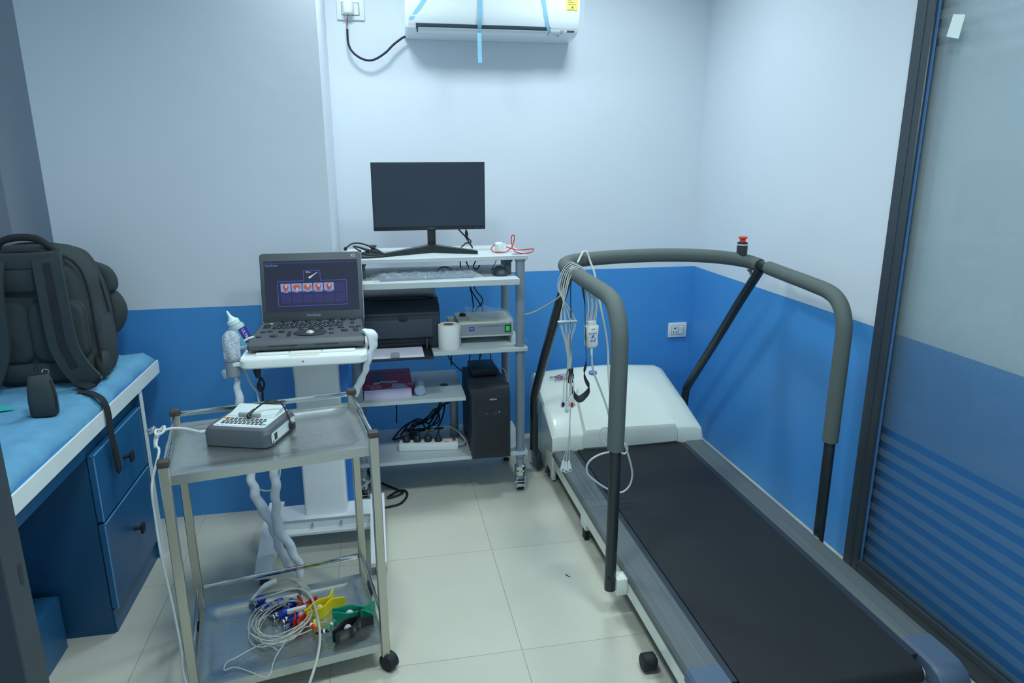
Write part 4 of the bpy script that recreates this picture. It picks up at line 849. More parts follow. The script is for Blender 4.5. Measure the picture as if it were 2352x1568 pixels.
bm = B(); lump(bm, [(.520, 2.985, 1.0345, .030, .050), (.520, 2.985, 1.040, .034, .054), (.520, 2.985, 1.050, .032, .051), (.520, 2.987, 1.062, .025, .042), (.520, 2.99, 1.069, .014, .026), (.520, 2.99, 1.071, .005, .01)], 2.4, 28); obj('mouse_shell', bm, mat('mouse_slate', (56, 66, 76), .45), t, sharp=60)
bm = B(); cyl(bm, (.516, 2.952, 1.062), (.524, 2.952, 1.062), .007, None, 14); obj('scroll_wheel', bm, M_black, t)
bm = B(); tube(bm, [(.520, 3.035, 1.045), (.51, 3.07, 1.05), (.50, 3.10, 1.039), (.52, 3.13, 1.06), (.545, 3.16, 1.10)], .0018, 6); obj('mouse_cable', bm, M_cableblack, t)
t = thing('shelf_cables', 'thin black cables looping between the desk top and the pull-out shelf', 'cable', (.38, 3.2, 1.035))
for pts in ([(.25, 3.10, 1.037), (.27, 3.12, 1.052), (.30, 3.13, 1.052), (.33, 3.10, 1.037)], [(.37, 3.22, 1.104), (.371, 3.21, 1.037)], [(.395, 3.22, 1.104), (.40, 3.21, 1.06), (.41, 3.20, 1.037)], [(.47, 3.2, 1.104), (.44, 3.18, 1.07), (.425, 3.16, 1.045), (.44, 3.15, 1.037), (.455, 3.16, 1.052)]):
    bm = B(); tube(bm, pts, .0028, 8); obj('cable', bm, M_cableblack, t)
# ---------------------------------------------------------------- printer
M_pr = mat('printer_navy', (46, 57, 70), .42); M_pr2 = mat('printer_grey', (62, 74, 86), .45); M_prd = mat('printer_recess', (28, 34, 42), .5)
t = thing('laser_printer', 'dark compact printer on the middle shelf of the desk', 'printer', (.07, 3.10, .708))
X0, X1 = -.12, .252
bm = B(); prism(bm, [(3.012, .7085), (3.012, .79), (3.006, .845), (3.006, .865), (3.03, .905), (3.10, .925), (3.30, .93), (3.31, .915), (3.31, .7085)], (X0, 0, 0), (0, 1, 0), (0, 0, 1), (X1 - X0, 0, 0))
es = [e for e in bm.edges if e.calc_length() < .5]; bmesh.ops.bevel(bm, geom=es, offset=.006, segments=3, profile=.5, affect='EDGES'); obj('printer_body', bm, M_pr, t)
bm = B(); prism(bm, [(3.0, .868), (3.018, .898), (3.06, .918), (3.075, .914), (3.03, .888), (3.012, .862)], (X0 + .01, 0, 0), (0, 1, 0), (0, 0, 1), (X1 - X0 - .024, 0, 0)); obj('front_lid', bm, M_pr, t)
bm = B(); box(bm, X0 + .03, X1 - .03, 3.10, 3.26, .9275, .934, bev=.003); obj('top_cover', bm, M_pr2, t)
bm = B(); box(bm, X0 + .05, X1 - .055, 3.085, 3.125, .9215, .9285); obj('output_slot', bm, M_prd, t)
bm = B(); box(bm, X1 - .052, X1 - .018, 3.09, 3.14, .926, .936, bev=.002); obj('control_strip', bm, M_pr2, t)
bm = B(); box(bm, X0 + .028, X1 - .034, 3.004, 3.014, .760, .845, bev=.003); fp = obj('front_panel', bm, M_pr2, t)
bm = B(); lathe(bm, [(.020, 0), (.020, .003), (.016, .004)], Matrix.Translation((.09, 3.003, .848)) @ Matrix.Rotation(PI / 2, 4, 'X') @ Matrix.Diagonal((1, .5, 1, 1)), 20); obj('finger_notch', bm, M_prd, fp)
bm = B(); box(bm, X0 + .028, X1 - .034, 2.998, 3.014, .725, .758); obj('paper_slot', bm, M_prd, t)
bm = B(); box(bm, X0 + .02, X1 - .045, 2.835, 3.012, .7085, .716, bev=.002); box(bm, X1 - .052, X1 - .045, 2.85, 3.01, .716, .722); box(bm, X0 + .02, X1 - .05, 2.986, 3.006, .735, .742, bev=.002); tr = obj('paper_tray', bm, M_prd, t)
bm = B(); box(bm, X1 - .068, X1 - .060, 2.975, 3.0, .717, .760, bev=.001, seg=1); obj('paper_guide', bm, M_pr2, tr)
bm = B()
for i in range(4): box(bm, -.085, .168 - .001 * i, 2.85 + .0012 * i, 3.0, .7165 + .0012 * i, .7175 + .0012 * i)
one('printer_paper', bm, M_paper, 'white paper loaded in the open tray of the dark printer', 'paper')
bm = B(); rings(bm, [[V((.045 + p[0], 2.846, .7215 + p[1] + .008)) for p in rrect(.04, .026, .010, 5)], [V((.045 + p[0], 2.848, .7215 + p[1] + .008)) for p in rrect(.04, .026, .010, 5)]]); obj('paper_stop', bm, film_mat('smoky_tab', (120, 130, 140), .4, .2, 0.), tr)
# ---------------------------------------------------------------- tissue roll
t = thing('paper_roll', 'white tissue roll standing on the middle shelf', 'tissue roll', (.287, 2.968, .708))
bm = B(); lathe(bm, [(.0455, 0), (.047, .003), (.0475, .05), (.0468, .108), (.0455, .111), (.024, .111), (.022, .110), (.0215, .06), (.001, .06)], Matrix.Translation((.287, 2.992, .7085)), 40); obj('tissue', bm, mat('tissue_white', (238, 240, 240), .95, var=.03, vscale=40, bump=.4, bscale=90), t, sharp=30)
bm = B(); lathe(bm, [(.0205, .062), (.0205, .1115), (.0225, .1115), (.0225, .062)], Matrix.Translation((.287, 2.992, .7085)), 32); obj('cardboard_core', bm, mat('cardboard', (150, 120, 84), .9), t)
# ---------------------------------------------------------------- acquisition box
t = thing('acquisition_box', 'beige electronic box with green power switch beside the tissue roll', 'electronic box', (.46, 3.08, .708))
M_beige = mat('beige_metal', (206, 210, 196), .5)
bx0, bx1, by = .338, .588, 3.035
bm = B(); box(bm, bx0, bx1, by, by + .22, .742, .812, bev=.003); obj('case', bm, M_beige, t)
bm = B(); box(bm, bx0 + .008, bx1 - .008, by - .0015, by + .001, .751, .803, bev=.001, seg=1); fp = obj('front_panel', bm, mat('panel_grey', (140, 152, 162), .5), t)
bm = B(); box(bm, bx1 - .040, bx1 - .012, by - .004, by - .001, .760, .795, bev=.001, seg=1); sb = obj('switch_bezel', bm, M_black, fp)
bm = B(); box(bm, bx1 - .036, bx1 - .017, by - .008, by - .003, .765, .789, bev=.002); obj('rocker', bm, mat('green_rocker', (20, 170, 70), .3, emit=(20, 190, 80), estr=.35), sb, label='lit green rocker')
bm = B(); box(bm, bx0 + .045, bx0 + .070, by - .0022, by - .0012, .772, .791); nl = obj('name_label', bm, mat('violet_label', (64, 68, 160), .5), fp)
text('label_lettering', 'RMS', (bx0 + .0575, by - .0024, .7815), (1, 0, 0), (0, 0, 1), .009, M_text, nl)
text('panel_lettering', 'ACQUISITION BOX', (bx0 + .155, by - .0018, .791), (1, 0, 0), (0, 0, 1), .0068, mat('panel_print', (60, 68, 76), .5), fp)
bm = B(); box(bm, bx0 + .085, bx0 + .122, by - .0019, by - .0013, .790, .7915); box(bm, bx0 + .188, bx0 + .205, by - .0019, by - .0013, .790, .7915); obj('panel_rule', bm, mat('panel_print', (60, 68, 76), .5), fp)
for x in (bx0 + .006, bx1 - .006):
    bm = B(); box(bm, x - .003, x + .003, by + .01, by + .20, .7085, .742); obj('side_stand', bm, M_beige, t)
bm = B(); box(bm, bx0 - .03, bx0 + .06, 3.16, 3.30, .7085, .785, bev=.003)
one('junction_box', bm, M_beige, 'pale box with a round knob between the printer and the beige box', 'electronic box').name = 'junction_box'
bm = B(); lathe(bm, [(.016, 0), (.016, .006), (.010, .013), (.002, .014)], Matrix.Translation((.372, 3.18, .8125)), 20); one('black_knob', bm, M_black, 'small round black knob standing on the beige box', 'knob')
bm = B(); nx, ny = 24, 14; vv = []
for j in range(ny + 1):
    row = []
    for i in range(nx + 1):
        fx, fy = i / nx, j / ny
        x = .39 + .225 * fx; y = 3.028 + .24 * fy; z = .818 + .006 * math.sin(7 * fx + 4 * fy) + .004 * math.sin(17 * fx) + .022 * fy * (1 - fx)
        if fx > .9: z -= .085 * (fx - .9) / .1; x = .39 + .225 * .9 + .012 * (fx - .9) * 10 + .004 * math.sin(j)
        row.append(bm.verts.new((x, y, z)))
    vv.append(row)
for j in range(ny):
    for i in range(nx): bm.faces.new((vv[j][i], vv[j][i + 1], vv[j + 1][i + 1], vv[j + 1][i]))
one('plastic_cover', bm, film_mat('milky_film', (200, 218, 232), .32, .2, .4, 22), 'thin milky plastic sheet draped over the beige box', 'plastic sheet', sharp=180)
bm = B(); vv = [[bm.verts.new(p) for p in r] for r in ([(.625, 3.06, .76), (.626, 3.12, .765)], [(.640, 3.05, .735), (.642, 3.12, .74)], [(.650, 3.045, .712), (.655, 3.12, .715)], [(.668, 3.04, .69), (.664, 3.1, .70)])]
for j in range(3): bm.faces.new((vv[j][0], vv[j][1], vv[j + 1][1], vv[j + 1][0]))
one('film_scrap', bm, film_mat('milky_film_scrap', (200, 220, 238), .55, .2, .4, 30), 'scrap of milky film sticking out past the right column of the desk', 'plastic sheet', sharp=180)
# ---------------------------------------------------------------- paper ream and wrapped cups
t = thing('copier_paper_ream', 'torn open red ream of copier paper on the lower shelf', 'paper ream', (.01, 3.13, .492))
bm = B(); rx0, rx1, ry0, ry1 = -.100, .118, 2.985, 3.30
for i in range(5): box(bm, rx0 + .004, rx1 - .006 + .002 * (i % 2), ry0 - .004 + .003 * i, ry1 - .01, .4925 + .008 * i, .5 + .008 * i)
obj('paper_sheets', bm, mat('lilac_paper', (214, 206, 232), .8), t)
M_redw = mat('red_wrapper', (196, 38, 44), .4, var=.12)
bm = B(); jag = [(rx0, ry0 + .085), (rx0 + .05, ry0 + .075), (rx0 + .085, ry0 + .095), (rx0 + .12, ry0 + .10), (rx0 + .16, ry0 + .09), (rx1 - .015, ry0 + .08), (rx1, ry0 + .09), (rx1, ry1), (rx0, ry1)]
prism(bm, jag, (0, 0, .5335), (1, 0, 0), (0, 1, 0), (0, 0, .0012)); box(bm, rx0 - .001, rx0, ry0 + .08, ry1, .493, .534); box(bm, rx1, rx1 + .001, ry0 + .02, ry1, .493, .534); wr = obj('red_wrapper', bm, M_redw, t)
bm = B(); prism(bm, [(rx0, ry0 + .005), (rx0 + .05, ry0 + .01), (rx0 + .125, ry0 + .03), (rx0 + .13, ry0 + .075), (rx0, ry0 + .085)], (0, 0, .5348), (1, 0, 0), (0, 1, 0), (0, 0, .001)); prism(bm, [(rx1 - .035, ry0 + .09), (rx1, ry0 + .09), (rx1, ry0 + .01), (rx1 - .015, ry0 + .02)], (0, 0, .5348), (1, 0, 0), (0, 1, 0), (0, 0, .001)); fl = obj('torn_flap', bm, M_redw, t)
text('wrapper_lettering', 'Copier', (rx0 + .045, ry0 + .058, .5362), (-1, .12, 0), (-.12, -1, 0), .024, M_text, fl)
text('wrapper_lettering', 'JOE', (rx0 + .055, ry0 + .030, .5362), (-1, .12, 0), (-.12, -1, 0), .030, M_text, fl)
text('wrapper_lettering', 'JE', (rx1 - .014, ry0 + .06, .5362), (-.3, 1, 0), (-1, -.3, 0), .022, M_text, fl)
bm = B(); box(bm, rx0 + .03, rx0 + .10, ry0 + .12, ry1 - .03, .5352, .5358); obj('info_label', bm, mat('wrapper_label', (120, 92, 118), .5), wr)
bm = B(); box(bm, rx0 + .11, rx1 - .02, ry1 - .07, ry1 - .02, .5352, .5358); obj('info_label', bm, mat('wrapper_label', (120, 92, 118), .5), wr)
bm = B(); prism(bm, [(0, 0), (.07, -.006), (.085, .012), (.04, .018), (.002, .022)], (rx0 + .075, ry0 + .095, .5375), (1, 0, 0), (0, 1, 0), (0, 0, .001)); prism(bm, [(0, 0), (.03, .004), (.033, .03), (.004, .028)], (rx0 + .045, ry0 + .072, .5375), (1, 0, 0), (0, 1, 0), (0, 0, .001)); obj('torn_edge', bm, M_paper, wr)
t = thing('wrapped_roll', 'pale blue roll in clear film lying beside the red ream', 'roll', (.152, 3.03, .492))
bm = B(); cyl(bm, (.150, 2.995, .5175), (.150, 3.075, .5175), .0245, .0245, 24); obj('roll', bm, mat('pale_blue_roll', (126, 176, 212), .6), t)
bm = B(); rings(bm, [[V((.150 + (r + .002 * math.sin(4 * a + 60 * y)) * math.cos(a), y, .519 + (r + .0015 * math.cos(5 * a + 40 * y)) * math.sin(a))) for a in [2 * PI * k / 26 for k in range(26)]] for y, r in ((2.985, .012), (2.99, .024), (3.03, .0262), (3.075, .0255), (3.10, .020), (3.125, .023))]); obj('film', bm, film_mat('roll_film', (225, 238, 246), .35, .08, .8, 90), t)
# ---------------------------------------------------------------- computer tower
t = thing('computer_tower', 'black computer tower on the bottom shelf at the right end of the desk', 'computer', (.46, 3.08, .202))
px0, px1, py0, py1, pz0, pz1 = .372, .548, 2.905, 3.275, .2025, .545
M_pc = mat('pc_black', (34, 42, 48), .55); M_pc2 = mat('pc_front_black', (31, 39, 45), .45)
bm = B(); box(bm, px0 + .002, px1 - .002, py0 + .03, py1, pz0, pz1 - .012, bev=.003); obj('case', bm, M_pc, t)
bm = B(); prism(bm, [(py0, pz0), (py0, pz1 - .045), (py0 + .012, pz1 - .012), (py0 + .035, pz1), (py0 + .05, pz1), (py0 + .05, pz0)], (px0, 0, 0), (0, 1, 0), (0, 0, 1), (px1 - px0, 0, 0)); ff = obj('front_panel', bm, M_pc2, t)
bm = B(); box(bm, px0 + .018, px1 - .004, py0 - .002, py0 + .001, .398, .497, bev=.001, seg=1); dp = obj('drive_panel', bm, M_pc, ff)
bm = B()
for k in range(26): box(bm, px0 + .02 + .0058 * k, px0 + .0232 + .0058 * k, py0 - .0018, py0 + .001, .22, .392)
obj('front_grille', bm, M_pc, ff)
text('maker_lettering', 'zebion', (px0 + .098, py0 - .0022, .486), (1, 0, 0), (0, 0, 1), .0125, M_text, dp)
bm = B(); ball(bm, (.497, py0 - .0022, .4235), .0021, n=10); obj('power_light', bm, mat('blue_led', (50, 60, 240), .3, emit=(90, 110, 255), estr=3), dp)
for x in (.44, .482):
    bm = B(); box(bm, x - .007, x + .007, py0 - .0028, py0 - .001, .416, .4205); obj('port', bm, mat('port_grey', (74, 84, 88), .4), dp)
for z in (.424, .414):
    bm = B(); cyl(bm, (.528, py0 - .0028, z), (.528, py0 - .001, z), .0025, None, 10); obj('audio_jack', bm, mat('port_grey', (74, 84, 88), .4), dp)
bm = B(); box(bm, .402, .525, 3.10, 3.27, .535, .566, bev=.004)
one('drive_box', bm, mat('drive_slate', (42, 52, 62), .5), 'flat black box lying on top of the computer tower', 'electronic box')
# ---------------------------------------------------------------- power strip, plugs and tangled cords
t = thing('power_strip', 'white four way extension board with red switch on the bottom shelf', 'power strip', (.186, 3.06, .202))
SM = Matrix.Translation((.186, 3.062, .2025)) @ Matrix.Rotation(math.radians(-6), 4, 'Z')
bm = B(); box(bm, -.139, .139, -.026, .030, 0, .038, bev=.006, M=SM); st = obj('strip_body', bm, M_whiteplastic, t)
bm = B(); box(bm, -.132, .066, -.018, .024, .0378, .0386, M=SM); box(bm, .068, .134, -.018, .024, .0378, .0386, M=SM); obj('socket_plate', bm, M_white, st)
bm = B(); box(bm, .112, .126, -.006, .016, .038, .046, bev=.002, M=SM); obj('red_switch', bm, mat('dark_red_switch', (150, 30, 24), .3), t)
for x, on in ((.080, 0), (.090, 0), (.100, 1)):
    bm = B(); c = SM @ V((x, -.012, .0385)); ball(bm, c, .0028, 1, 1, .7, 10); obj('indicator_light', bm, mat('red_light', (230, 40, 40), .3, emit=(255, 50, 60), estr=2.5) if on else M_red, st)
bm = B(); tube(bm, [SM @ V(p) for p in ((.135, 0, .018), (.155, .0, .018), (.17, .02, .02), (.165, .06, .024), (.13, .10, .05), (.09, .115, .065), (.04, .11, .06), (.0, .09, .055), (-.03, .11, .04))], .0045, 10); obj('strip_lead', bm, M_cablewhite, t)
for k, (x, lab) in enumerate(((-.104, 'black plug in the first socket of the white extension board'), (-.053, 'black plug in the second socket of the white extension board'), (-.003, 'black plug in the third socket of the white extension board'), (.045, 'black conical plug next to the red switch of the extension board'))):
    t = thing('mains_plug', lab, 'plug', SM @ V((x, .003, .0385)), 0, 'black plugs in the extension board')
    if k < 3:
        bm = B(); lathe(bm, [(.016, 0), (.0185, .003), (.018, .018), (.013, .026), (.007, .030)], SM @ Matrix.Translation((x, .003, .039)), 20); obj('plug_body', bm, M_black, t)
    else:
        bm = B(); lathe(bm, [(.019, 0), (.019, .006), (.012, .018), (.007, .034), (.005, .044)], SM @ Matrix.Translation((x, .003, .039)), 18); obj('plug_body', bm, M_black, t)
    bm = B(); tube(bm, [SM @ V(p) for p in ((x, .003, .064), (x + .004, .02, .085), (x + .01 * (k - 1), .06, .08), (x + .03 * (2 - k), .12, .05), (x + .02, .18, .03))], .004, 8); obj('plug_cord', bm, M_cableblack, t)
t = thing('tangled_cables', 'tangle of black power cords heaped behind the extension board', 'cables', (.15, 3.24, .203))
for pts in ([(.021, 3.20, .207), (.058, 3.29, .215), (.11, 3.32, .24), (.158, 3.30, .25), (.178, 3.24, .24), (.132, 3.20, .23), (.078, 3.195, .22), (.025, 3.19, .207)],
            [(.101, 3.157, .24), (.115, 3.23, .26), (.154, 3.24, .27), (.233, 3.27, .29), (.285, 3.31, .33), (.272, 3.27, .28), (.24, 3.21, .25), (.198, 3.164, .25), (.152, 3.19, .25)],
            [(.06, 3.24, .207), (.10, 3.27, .25), (.15, 3.26, .28), (.20, 3.22, .27), (.24, 3.26, .31), (.27, 3.29, .36), (.25, 3.31, .31), (.19, 3.30, .25), (.12, 3.32, .22)],
            [(.08, 3.30, .207), (.14, 3.22, .24), (.19, 3.19, .26), (.25, 3.22, .28), (.24, 3.28, .32), (.20, 3.26, .29), (.16, 3.29, .25), (.10, 3.25, .22)],
            [(.27, 3.30, .475), (.262, 3.29, .36), (.25, 3.27, .29), (.22, 3.25, .25)], [(.34, 3.30, .34), (.29, 3.28, .345), (.25, 3.27, .33), (.22, 3.24, .29), (.19, 3.21, .24)]):
    bm = B(); tube(bm, pts, .0042, 8); obj('cord', bm, M_cableblack, t)
bm = B(); tube(bm, [(.36, 3.31, .33), (.30, 3.29, .34), (.24, 3.28, .335), (.21, 3.27, .33)], .003, 8); tube(bm, [(.21, 3.36, .475), (.212, 3.35, .41), (.205, 3.33, .35)], .003, 8); obj('white_cord', bm, M_cablewhite, t, label='pale cord')
bm = B(); box(bm, .10, .15, 3.175, 3.215, .2035, .25, bev=.005); obj('power_brick', bm, M_black, t)
# cables on the wall behind the desk
t = thing('desk_cables', 'black cables hanging against the blue wall behind the desk', 'cable', (.46, 3.40, .78))
for pts in ([(.440, 3.40, 1.0), (.440, 3.40, .906), (.448, 3.40, .865), (.454, 3.40, .806), (.449, 3.40, .78), (.43, 3.38, .56), (.40, 3.34, .47)], [(.436, 3.38, 1.0), (.439, 3.38, .91), (.463, 3.38, .859), (.494, 3.38, .808), (.497, 3.38, .78), (.49, 3.37, .60), (.47, 3.32, .55)],
            [(.455, 3.42, 1.0), (.463, 3.42, .902), (.505, 3.42, .832), (.463, 3.42, .769), (.44, 3.40, .62), (.48, 3.36, .60), (.47, 3.32, .56)], [(.255, 3.36, .98), (.258, 3.36, .80)], [(.52, 3.40, .69), (.53, 3.38, .60), (.525, 3.30, .55)], [(.30, 3.36, .60), (.34, 3.35, .53), (.40, 3.33, .475)], [(.31, 3.38, .68), (.33, 3.36, .60), (.33, 3.35, .52)], [(.04, 3.40, .48), (.05, 3.40, .36), (.045, 3.38, .22)]):
    bm = B(); tube(bm, pts, .0032, 8); obj('cable', bm, M_cableblack, t)
bm = B(); tube(bm, [(.20, 3.38, .68), (.205, 3.38, .58), (.21, 3.37, .49)], .004, 8); obj('cable', bm, M_cablewhite, t, label='pale cable')
bm = B(); tube(bm, [(.55, 3.25, .52), (.575, 3.24, .52), (.585, 3.22, .50), (.59, 3.2, .45), (.575, 3.22, .41), (.55, 3.25, .39)], .0035, 8); one('tower_cable', bm, M_cablewhite, 'pale cable curving out beside the computer tower', 'cable')
t = thing('floor_cable', 'black power cable looped on the floor behind the cart', 'cable', (.0, 3.0, .003))
bm = B(); tube(bm, [(-.14, 3.20, .30), (-.12, 3.19, .12), (-.085, 3.17, .02), (-.048, 3.149, .008), (-.006, 3.098, .008), (.039, 3.047, .008), (.055, 3.022, .010), (.02, 2.995, .008), (-.018, 2.986, .007), (.021, 3.035, .007), (.054, 3.05, .007), (.073, 3.02, .007), (.066, 2.97, .006), (.035, 2.917, .006), (-.019, 2.899, .006), (-.08, 2.89, .006), (-.12, 2.92, .006), (-.13, 2.99, .05), (-.10, 3.02, .15)], .0052, 8); obj('cable', bm, M_cableblack, t)
bm = B(); tube(bm, [(-.09, 2.95, .22), (-.075, 2.95, .18), (-.085, 2.945, .13), (-.105, 2.94, .11), (-.15, 2.93, .09)], .004, 8); one('pale_cable', bm, M_cablewhite, 'pale cable curling beside the lower end of the cart column', 'cable')
# ================================================================ treadmill
M_cream = mat('cream_enamel', (222, 230, 220), .30, spec=.5, coat=.2, var=.02); M_belt = mat('black_belt', (25, 31, 35), .66, var=.25, vscale=3.5, bump=.2, bscale=500)
M_foam_g = mat('grey_foam_grip', (92, 102, 100), .75, var=.06, vscale=60, bump=.25, bscale=500); M_tube = mat('black_steel_tube', (38, 45, 50), .35, spec=.6)
def rail_mat():
    m = mat('ribbed_grey_rail', (98, 110, 118), .5, var=.05); nt = m.node_tree; b = nt.nodes['Principled BSDF']
    tc = nt.nodes.new('ShaderNodeTexCoord'); mp = nt.nodes.new('ShaderNodeMapping'); mp.inputs['Scale'].default_value = (85, .6, .6); nt.links.new(tc.outputs['Object'], mp.inputs[0])
    nz = nt.nodes.new('ShaderNodeTexNoise'); nz.inputs['Scale'].default_value = 1.6; nz.inputs['Detail'].default_value = 3; nt.links.new(mp.outputs[0], nz.inputs['Vector'])
    mx = nt.nodes.new('ShaderNodeMix'); mx.data_type = 'RGBA'; mx.inputs[6].default_value = lin((62, 69, 72)) + (1,); mx.inputs[7].default_value = lin((116, 125, 126)) + (1,)
    nt.links.new(nz.outputs['Fac'], mx.inputs[0]); nt.links.new(mx.outputs[2], b.inputs['Base Color'])
    return m
M_rail = rail_mat()
TM = thing('treadmill', 'large black and cream treadmill with grey foam handrails along the right wall', 'treadmill', (1.16, 2.3, 0)); t = TM
for s, x0, x1 in ((0, .775, .795), (1, 1.528, 1.548)):
    bm = B(); box(bm, x0 + .001, x1 - .001, 1.40, 3.45, .082, .150, bev=.002, seg=1)
    yz = [(2.44, .085), (2.452, .060), (2.455, .048), (2.52, .048), (2.525, .085)]
    prism(bm, yz, (x0, 0, 0), (0, 1, 0), (0, 0, 1), (x1 - x0, 0, 0)); obj('side_frame', bm, M_cream, t)
    bm = B(); a, b = (.762, .862) if s == 0 else (1.462, 1.556)
    a = .775 if s == 0 else 1.457; b = a + (.1 if s == 0 else .09)
    prism(bm, [(a, .135), (a - .003, .140), (a - .003, .158), (a + .004, .165), (b - .004, .165), (b, .160), (b, .135)], (0, 1.49, 0), (1, 0, 0), (0, 0, 1), (0, 1.53, 0)); obj('foot_rail', bm, M_rail, t)
    bm = B(); rings(bm, [[V((a - .004, y, zb)), V((a - .004, y, zt - .008)), V((a + .004, y, zt)), V((b - .004, y, zt)), V((b + .001, y, zt - .006)), V((b + .001, y, zb))] for y, zt, zb in ((1.50, .1675, .13), (1.43, .1685, .12), (1.39, .1655, .10), (1.362, .155, .07), (1.345, .135, .045), (1.34, .10, .03), (1.345, .06, .03))]); ec = obj('end_cap', bm, mat('slate_blue_cap', (82, 100, 122), .5), t)
    bm = B(); xm = (a + b) / 2; cyl(bm, (xm + .02, 1.3425, .115), (xm + .02, 1.337, .115), .005, None, 10); box(bm, xm - .015, xm - .006, 1.336, 1.342, .06, .085); obj('bolt_hole', bm, M_black, ec)
bm = B(); box(bm, .875, 1.457, 1.44, 3.2, .10, .1575); obj('deck', bm, mat('dark_deck', (44, 54, 66), .5), t)
bm = B(); ry, rr, bx0, bx1 = 1.405, .030, .897, 1.425
yz = [(3.15, .1635)] + [(ry + rr * math.cos(math.radians(a)), .1335 + rr * math.sin(math.radians(a))) for a in range(90, 271, 15)] + [(3.15, .1035)]
prism(bm, yz, (bx0, 0, 0), (0, 1, 0), (0, 0, 1), (bx1 - bx0, 0, 0)); obj('running_belt', bm, M_belt, t)
bm = B(); cyl(bm, (.882, ry, .128), (1.44, ry, .128), .017, None, 24); obj('roller', bm, M_beige, t)
# hood over the motor
HP = [(2.998, .158), (2.996, .232), (3.004, .244), (3.17, .335), (3.20, .348), (3.40, .432), (3.425, .436), (3.46, .42), (3.50, .30), (3.50, .02)]
bm = B(); st = []
def hood_ring(xf, xo, dz, cut):
    """xf -1..1 across"""
    out = []
    for i, (y, z) in enumerate(HP):
        f = i / (len(HP) - 1); top = min(1, max(0, (z - .16) / .28)); hw = .389 + (.008 if xf < 0 else -.050) * top - xo
        out.append(V((1.160 + xf * hw, y, z - (dz * top if z > .16 else 0) * 1.0)))
    return out
L = [hood_ring(-1, 0, .030, 0), hood_ring(-1, .010, .008, 0), hood_ring(-1, .035, .002, 0), hood_ring(-.5, .035, -.010, 0), hood_ring(0, 0, -.016, 0), hood_ring(.5, .035, -.008, 0), hood_ring(1, .055, .002, 0), hood_ring(1, .012, .022, 0), hood_ring(1, 0, .040, 0)]
rings(bm, L); hd = obj('motor_hood', bm, M_cream, t, sharp=42)
bm = B()
for s in (-1, 1):
    bm = B(); x = 1.160 + s * .389; box(bm, min(x, x - s * .02), max(x, x - s * .02), 3.0, 3.49, .012, .165, bev=.004); obj('hood_skirt', bm, M_cream, t)
# raised centre panel of the hood
def hood_y(q):
    q *= len(HP) - 1; i = min(int(q), len(HP) - 2); f = q - i; return V((0, HP[i][0] * (1 - f) + HP[i + 1][0] * f, HP[i][1] * (1 - f) + HP[i + 1][1] * f))
bm = B(); rows = []
for k, (y, z) in enumerate([(2.9935, .160), (2.9915, .233), (2.998, .249), (3.06, .2835), (3.12, .3165), (3.165, .342), (3.20, .3575), (3.25, .3785), (3.275, .389)]):
    f = k / 8; e = .0 if k < 7 else (.012 if k == 7 else .05)
    xl, xr = .915 + .035 * f + e, 1.415 - .060 * f - e
    rows.append([V((xl, y + .004, z - .006)), V((xl + .010, y - .004, z + .015)), V((1.16, y - .006, z + .022 * min(1, f * 1.5) + .010)), V((xr - .010, y - .006, z + .015)), V((xr, y + .004, z - .006))])
for r in rows: r += [V((r[4].x, r[4].y + .02, r[4].z - .012)), V((r[0].x, r[0].y + .02, r[0].z - .012))]
rings(bm, rows); obj('hood_panel', bm, M_cream, hd, sharp=30)
# marks on the hood
hx, hn = V((1, 0, 0)), V((0, -.40, .92)).normalized(); hv = hn.cross(hx)
def hood_at(x, y): return V((x, y, .348 + (y - 3.20) * .42 + .004))
M_navy = mat('navy_print', (24, 28, 70), .5); M_pink = mat('pink_print', (214, 130, 180), .5); M_magenta = mat('magenta_print', (170, 60, 120), .5)
text('maker_lettering', 'RMS TREC', hood_at(.895, 3.348) + hn * .012, hx, hv, .024, M_navy, hd)
bm = B(); c = hood_at(.905, 3.352) + hn * .0105; lp = [2 * PI * k / 28 for k in range(28)]
for r0, sx, sy, oo in ((.022, 1.5, 1.0, .012), (.014, 1.5, .8, -.016)):
    a = [[c + hx * (oo + math.cos(q) * sx * r) + hv * (math.sin(q) * sy * r) + hn * z for q in lp] for r, z in ((r0, 0), (r0, .0004), (r0 - .004, .0004), (r0 - .004, 0))]
    rings(bm, a, False, True)
obj('logo_swirl', bm, M_magenta, hd)
bm = B(); a = c - hx * .045 - hv * .030; tube(bm, [a, a + hx * .05 + hv * .012, a + hx * .09 + hv * .014], .0014, 6); obj('logo_stroke', bm, M_navy, hd)
bm = B(); c = hood_at(1.078, 3.365) + hn * .0145
rings(bm, [[c + hx * math.cos(q) * .022 + hv * math.sin(q) * .016 + hn * z for q in lp] for z in (0, .0005)]); em = obj('round_emblem', bm, mat('blue_emblem', (70, 100, 190), .4), hd)
text('emblem_lettering', 'RMS', c + hn * .0008, hx, hv, .014, M_text, em)
bm = B(); box(bm, -.006, .006, -.0025, .0025, 0, .0012, M=Matrix.Translation(hood_at(1.335, 3.275) + hn * .006)); obj('green_indicator', bm, mat('green_indicator', (40, 200, 90), .3, emit=(40, 210, 90), estr=.5), hd)
bm = B(); cyl(bm, (.7715, 3.02, .135), (.7705, 3.02, .135), .003, None, 8); obj('screw_hole', bm, M_black, hd)
bm = B(); cyl(bm, (.770, 3.06, .035), (.752, 3.06, .035), .009, .007, 10); box(bm, .765, .775, 3.03, 3.09, .02, .05); obj('adjuster', bm, M_black, t)
